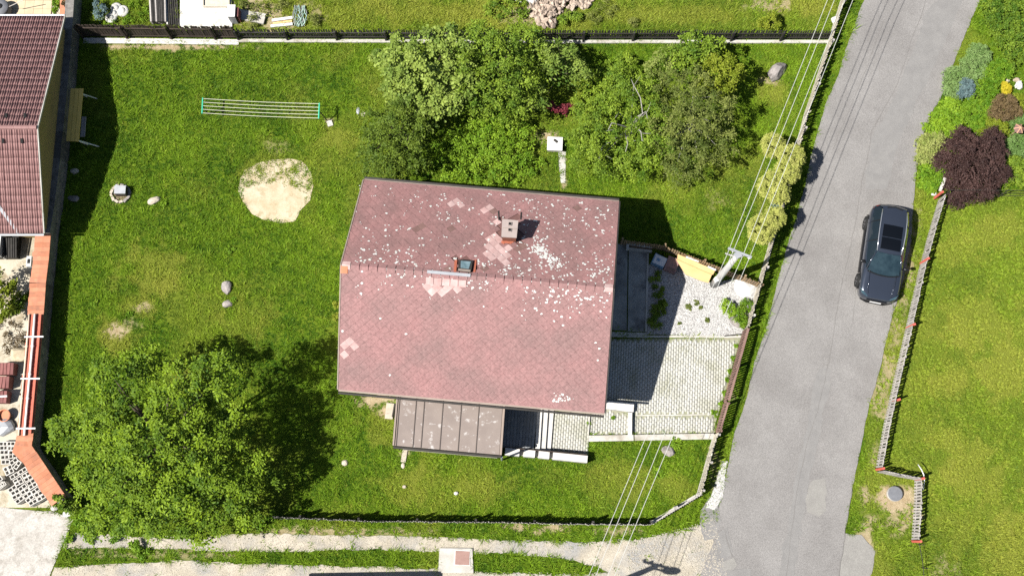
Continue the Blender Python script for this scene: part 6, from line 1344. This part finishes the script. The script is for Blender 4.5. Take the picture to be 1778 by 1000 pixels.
rock('rock', 1742, 205, .3, .22, .16, 'soil', 'brown stone in the rockery left of the brown shrub', seed=51); rock('rock', 1747, 140, .18, .14, .14, 'pale_rock', 'pale pink stone in the rockery above the yellow flowers', seed=52); rock('rock', 1765, 140, .2, .14, .1, 'rubble', 'flat stone beside the white flowers in the rockery', seed=53)
# six sided bird house
bh_ = empty('bird_house', G(1754, 236), 'small six sided bird house with copper ribbed roof', 'bird house'); p = G(1754, 236); mb = MB(); mb.tube([p, p + Vector((0, 0, .8))], .03, 6); mb.build('post', 'wood_brown', bh_); mb = MB(); mb.lathe((p.x, p.y, .75), [(.13, 0), (.13, .22)], 6); mb.build('house', 'wood_grey', bh_)
for k in range(6):
    a0, a1 = k * math.pi / 3, (k + 1) * math.pi / 3; mb = MB(); c_ = Vector((p.x, p.y, 1.16)); q0 = Vector((p.x + .26 * math.cos(a0), p.y + .26 * math.sin(a0), .96)); q1 = Vector((p.x + .26 * math.cos(a1), p.y + .26 * math.sin(a1), .96)); dn_ = Vector((0, 0, -.02))
    mb.add([c_, q0, q1, c_ + dn_, q0 + dn_, q1 + dn_], [(0, 1, 2), (5, 4, 3), (0, 3, 4, 1), (1, 4, 5, 2), (2, 5, 3, 0)]); mb.build('roof_panel', 'brown_tile', bh_); mb = MB(); mb.bar(c_ + Vector((0, 0, .015)), q0 + Vector((0, 0, .015)), .035, .025); mb.build('roof_rib', 'copper', bh_)
# north plots and yard
plant('golden_shrub', 'yellow green shrub above the picket fence near the boulder', 'shrub', (1342, 42), [(1340, 38, 17, .6, .45), (1325, 42, 10, .4, .3)], 'yellow_leaf', .11, 26, 80, .13, .03, limbs=4, tint_shift=-.2)
plant('blue_shrub', 'blue grey young spruce in the wall shade near the ring planters', 'shrub', (172, 25), [(173, 20, 13, .5, .4), (170, 8, 8, .4, .3)], 'blue_leaf', .10, 34, 81, .1, .03, limbs=3)
plant('grass_clump', 'tall light grass around the ring planters', 'shrub', (235, 25), [(250, 25, 14, .12, .12), (225, 36, 12, .1, .1), (235, 5, 14, .15, .15), (190, 40, 10, .1, .1)], 'bright_leaf', .18, 14, 82, .16, 0, limbs=0, aspect=.2)
plant('nettle_patch', 'dark green weeds left of the rubble heap', 'shrub', (885, 12), [(890, 8, 24, .4, .35), (860, 15, 20, .3, .25), (905, 22, 12, .25, .2), (985, 38, 15, .3, .25), (1000, 30, 12, .25, .2)], 'mid_leaf', .12, 14, 83, .15, 0, limbs=0)
plant('dry_weeds', 'pale dry weeds right of the rubble heap', 'shrub', (1050, 15), [(1030, 28, 16, .2, .18), (1055, 12, 18, .2, .18), (990, 25, 10, .2, .18), (1100, 38, 10, .2, .18)], 'olive_leaf', .14, 10, 84, .16, 0, limbs=0, aspect=.2, tint_shift=.4)
plant('fence_weeds', 'tall weeds around the white boards and hoses above the fence', 'shrub', (455, 30), [(450, 15, 16, .25, .22), (440, 38, 12, .2, .18), (490, 12, 14, .2, .18), (425, 8, 10, .2, .2), (545, 35, 12, .2, .2)], 'olive_leaf', .14, 14, 85, .15, 0, limbs=0, aspect=.25, tint_shift=.2)
plant('yard_shrub', 'green shrub spreading over the left edge of the yard', 'shrub', (4, 520), [(-6, 515, 30, .9, .7), (12, 500, 18, .8, .5), (5, 540, 18, .7, .5), (-15, 490, 26, .9, .6)], 'yellow_leaf', .15, 14, 86, .2, .05, limbs=5, tint_shift=-.35)
plant('yard_plant', 'dark green plant between the yard shrub and the orange coping', 'shrub', (34, 525), [(30, 525, 13, .1, .4), (42, 515, 9, .1, .35), (24, 538, 9, .0, .3)], 'mid_leaf', .13, 26, 87, .13, 0, limbs=0)
plant('dead_brush', 'grey brown dead brush spread over the yard ground', 'shrub', (25, 570), [(20, 575, 20, -.45, .15), (15, 600, 18, -.4, .15), (35, 590, 14, -.4, .15), (10, 560, 16, -.45, .15)], 'brown_leaf', .14, 14, 88, .2, 0, limbs=0, aspect=.2)
plant('wall_vine', 'bright green climber along the brick planter edge', 'shrub', (100, 15), [(99, 20, 6, .3, .3), (98, 8, 7, .3, .3), (100, -4, 7, .3, .3)], 'bright_leaf', .10, 40, 89, .1, 0, limbs=0)
plant('planter_flower', 'small red leaved plant in the brick planter', 'shrub', (117, 4), [(118, 2, 8, .6, .15), (112, 6, 5, .58, .12)], 'brown_leaf', .10, 24, 90, .09, 0, limbs=0)
plant('wall_bush', 'green bush growing at the lower end of orange coping', 'shrub', (112, 876), [(108, 872, 14, .8, .5), (122, 880, 14, .6, .5), (100, 866, 8, .95, .3)], 'mid_leaf', .13, 24, 91, .14, .03, limbs=4)
plant('track_weeds', 'weeds along the concrete apron below the big tree', 'shrub', (150, 925), [(145, 905, 16, .2, .2), (158, 930, 14, .15, .15), (235, 946, 10, .25, .22), (250, 960, 12, .15, .15), (200, 930, 12, .15, .15), (445, 905, 16, .3, .25), (470, 895, 10, .3, .25), (120, 935, 8, .1, .1)], 'bright_leaf', .12, 16, 92, .13, 0, limbs=0, tint_shift=-.1)
plant('annex_weed', 'low plants along the west gable of pink roofed house', 'shrub', (588, 545), [(586, 530, 8, .25, .2), (584, 550, 7, .2, .2)], 'yellow_leaf', .10, 26, 93, .1, 0, limbs=0)
plant('lawn_seedlings', 'pale broad leaved weed tufts at the sunny lawn edge', 'shrub', (300, 770), [(400, 435, 8, .06, .05), (165, 525, 6, .06, .05), (225, 545, 5, .06, .05), (1145, 825, 10, .05, .05), (1140, 815, 5, .06, .05), (1170, 768, 14, .12, .12), (405, 522, 6, .05, .05), (285, 354, 6, .06, .06), (265, 360, 5, .06, .06)], 'bright_leaf', .10, 18, 94, .09, 0, limbs=0)
plant('joint_weed', 'small weeds along the paving edge inside the brown gate', 'weed', (1262, 650), [(1279, 600, 4, .05, .05), (1272, 622, 4, .05, .05), (1268, 645, 5, .05, .05), (1262, 660, 4, .05, .05), (1258, 682, 5, .05, .05), (1252, 700, 4, .05, .05), (1240, 716, 6, .05, .05), (1065, 725, 3, .05, .05), (1022, 735, 3, .05, .05)], 'bright_leaf', .07, 14, 95, .05, 0, limbs=0, tint_shift=-.1)
# ------------------------------------------------------------------ grass tufts over all open ground
def grass(name, n, per, seed, region, hmin, hmax, wd, label=None):
    r_ = np.random.default_rng(seed); x0_, x1_, y0_, y1_ = region; x = r_.uniform(x0_, x1_, n); y = r_.uniform(y0_, y1_, n)
    jx, jy = x + r_.normal(0, .05, n), y + r_.normal(0, .05, n); px, py = PN(jx, jy)
    ok = (px > -30) & (px < 1808) & (py > -25) & (py < 1025)
    for p in EXCL + [SANDPIT_IN]: ok &= ~pip(p, px, py)
    pth = pip(PATH_UP, px, py) | pip(PATH_LOW, px, py); ok &= ~(pth & (r_.random(n) > .035))
    ok &= ~((px < 60) & (py > 860)) & ~(pip([(313, -40), (402, -40), (402, 49), (313, 49)], px, py)) & ~pip(RUB, px, py)
    x, y, px, py = x[ok], y[ok], px[ok], py[ok]; dry, dirt = masks(px, py); keep = r_.random(len(x)) > dirt * .97; x, y, px, py, dry = x[keep], y[keep], px[keep], py[keep], dry[keep]; n = len(x)
    cl = fbm(x * 2.6, y * 2.6, 3); cl2 = .55 * fbm(x * .42 + 40, y * .42, 3) + .45 * fbm(x * 1.15 + 11, y * 1.15, 3); clump = np.clip((cl - .5) * 2.8 + .5, 0, 1)
    z = -yard_depth(x, y); wild = ((py < 60) | (py > 905) | ((px > 1480) & (py < 560) & (px < 1620))).astype(float)
    big = r_.random(n) ** 2.2                                # a few tall light tufts among short ones
    ht = (hmin + (hmax - hmin) * big) * (.6 + .8 * clump) * (1 + .5 * wild) * np.where(pip(PATH_UP, px, py) | pip(PATH_LOW, px, py), .5, 1) * (1 - .3 * dry)
    tint = .12 + .50 * r_.random(n) ** 1.2 + .62 * (clump - .44) + 1.5 * (cl2 - .5) + .30 * big
    bx = np.repeat(x, per); by = np.repeat(y, per); bz = np.repeat(z, per); N = n * per; tile = np.repeat
    a = np.tile(np.arange(per) * 2 * math.pi / per, n) + tile(r_.uniform(0, 6.28, n), per) + r_.normal(0, .5, N)
    lean = r_.uniform(.5, 1.3, N); h = tile(ht, per) * r_.uniform(.6, 1.3, N); dx, dy = np.cos(a), np.sin(a); wv = wd * r_.uniform(.6, 1.3, N) / 2
    o_ = r_.uniform(0, .035, N); base = np.stack([bx + dx * o_, by + dy * o_, bz - .01], 1); sd = np.stack([-dy, dx, np.zeros(N)], 1) * wv[:, None]
    tip = base + np.stack([dx * np.sin(lean) * h, dy * np.sin(lean) * h, np.cos(lean) * h + .01], 1)
    V = np.stack([base - sd, base + sd, tip], 1).reshape(-1, 3); Fc = np.arange(3 * N).reshape(N, 3)
    tt = np.clip(tile(tint, per) + r_.normal(0, .10, N), 0, 1); dr = np.clip(tile(dry + (r_.random(n) < .06) * .5, per) + r_.normal(0, .10, N), 0, 1)
    tag(obj(name, fastmesh(name, V, Fc, 'grass_blade', attrs={'tint': ('FACE', tt), 'dry': ('FACE', dr)})), label, None, None, 'stuff')
SANDPIT_IN = [(420, 326), (478, 316), (520, 330), (535, 338), (524, 362), (510, 386), (462, 383), (436, 370), (422, 350)]
grass('grass', 190000, 8, 5, (-25.5, 25.5, -3.2, 26), .06, .24, .034, 'short lawn grass and rough verge grass')
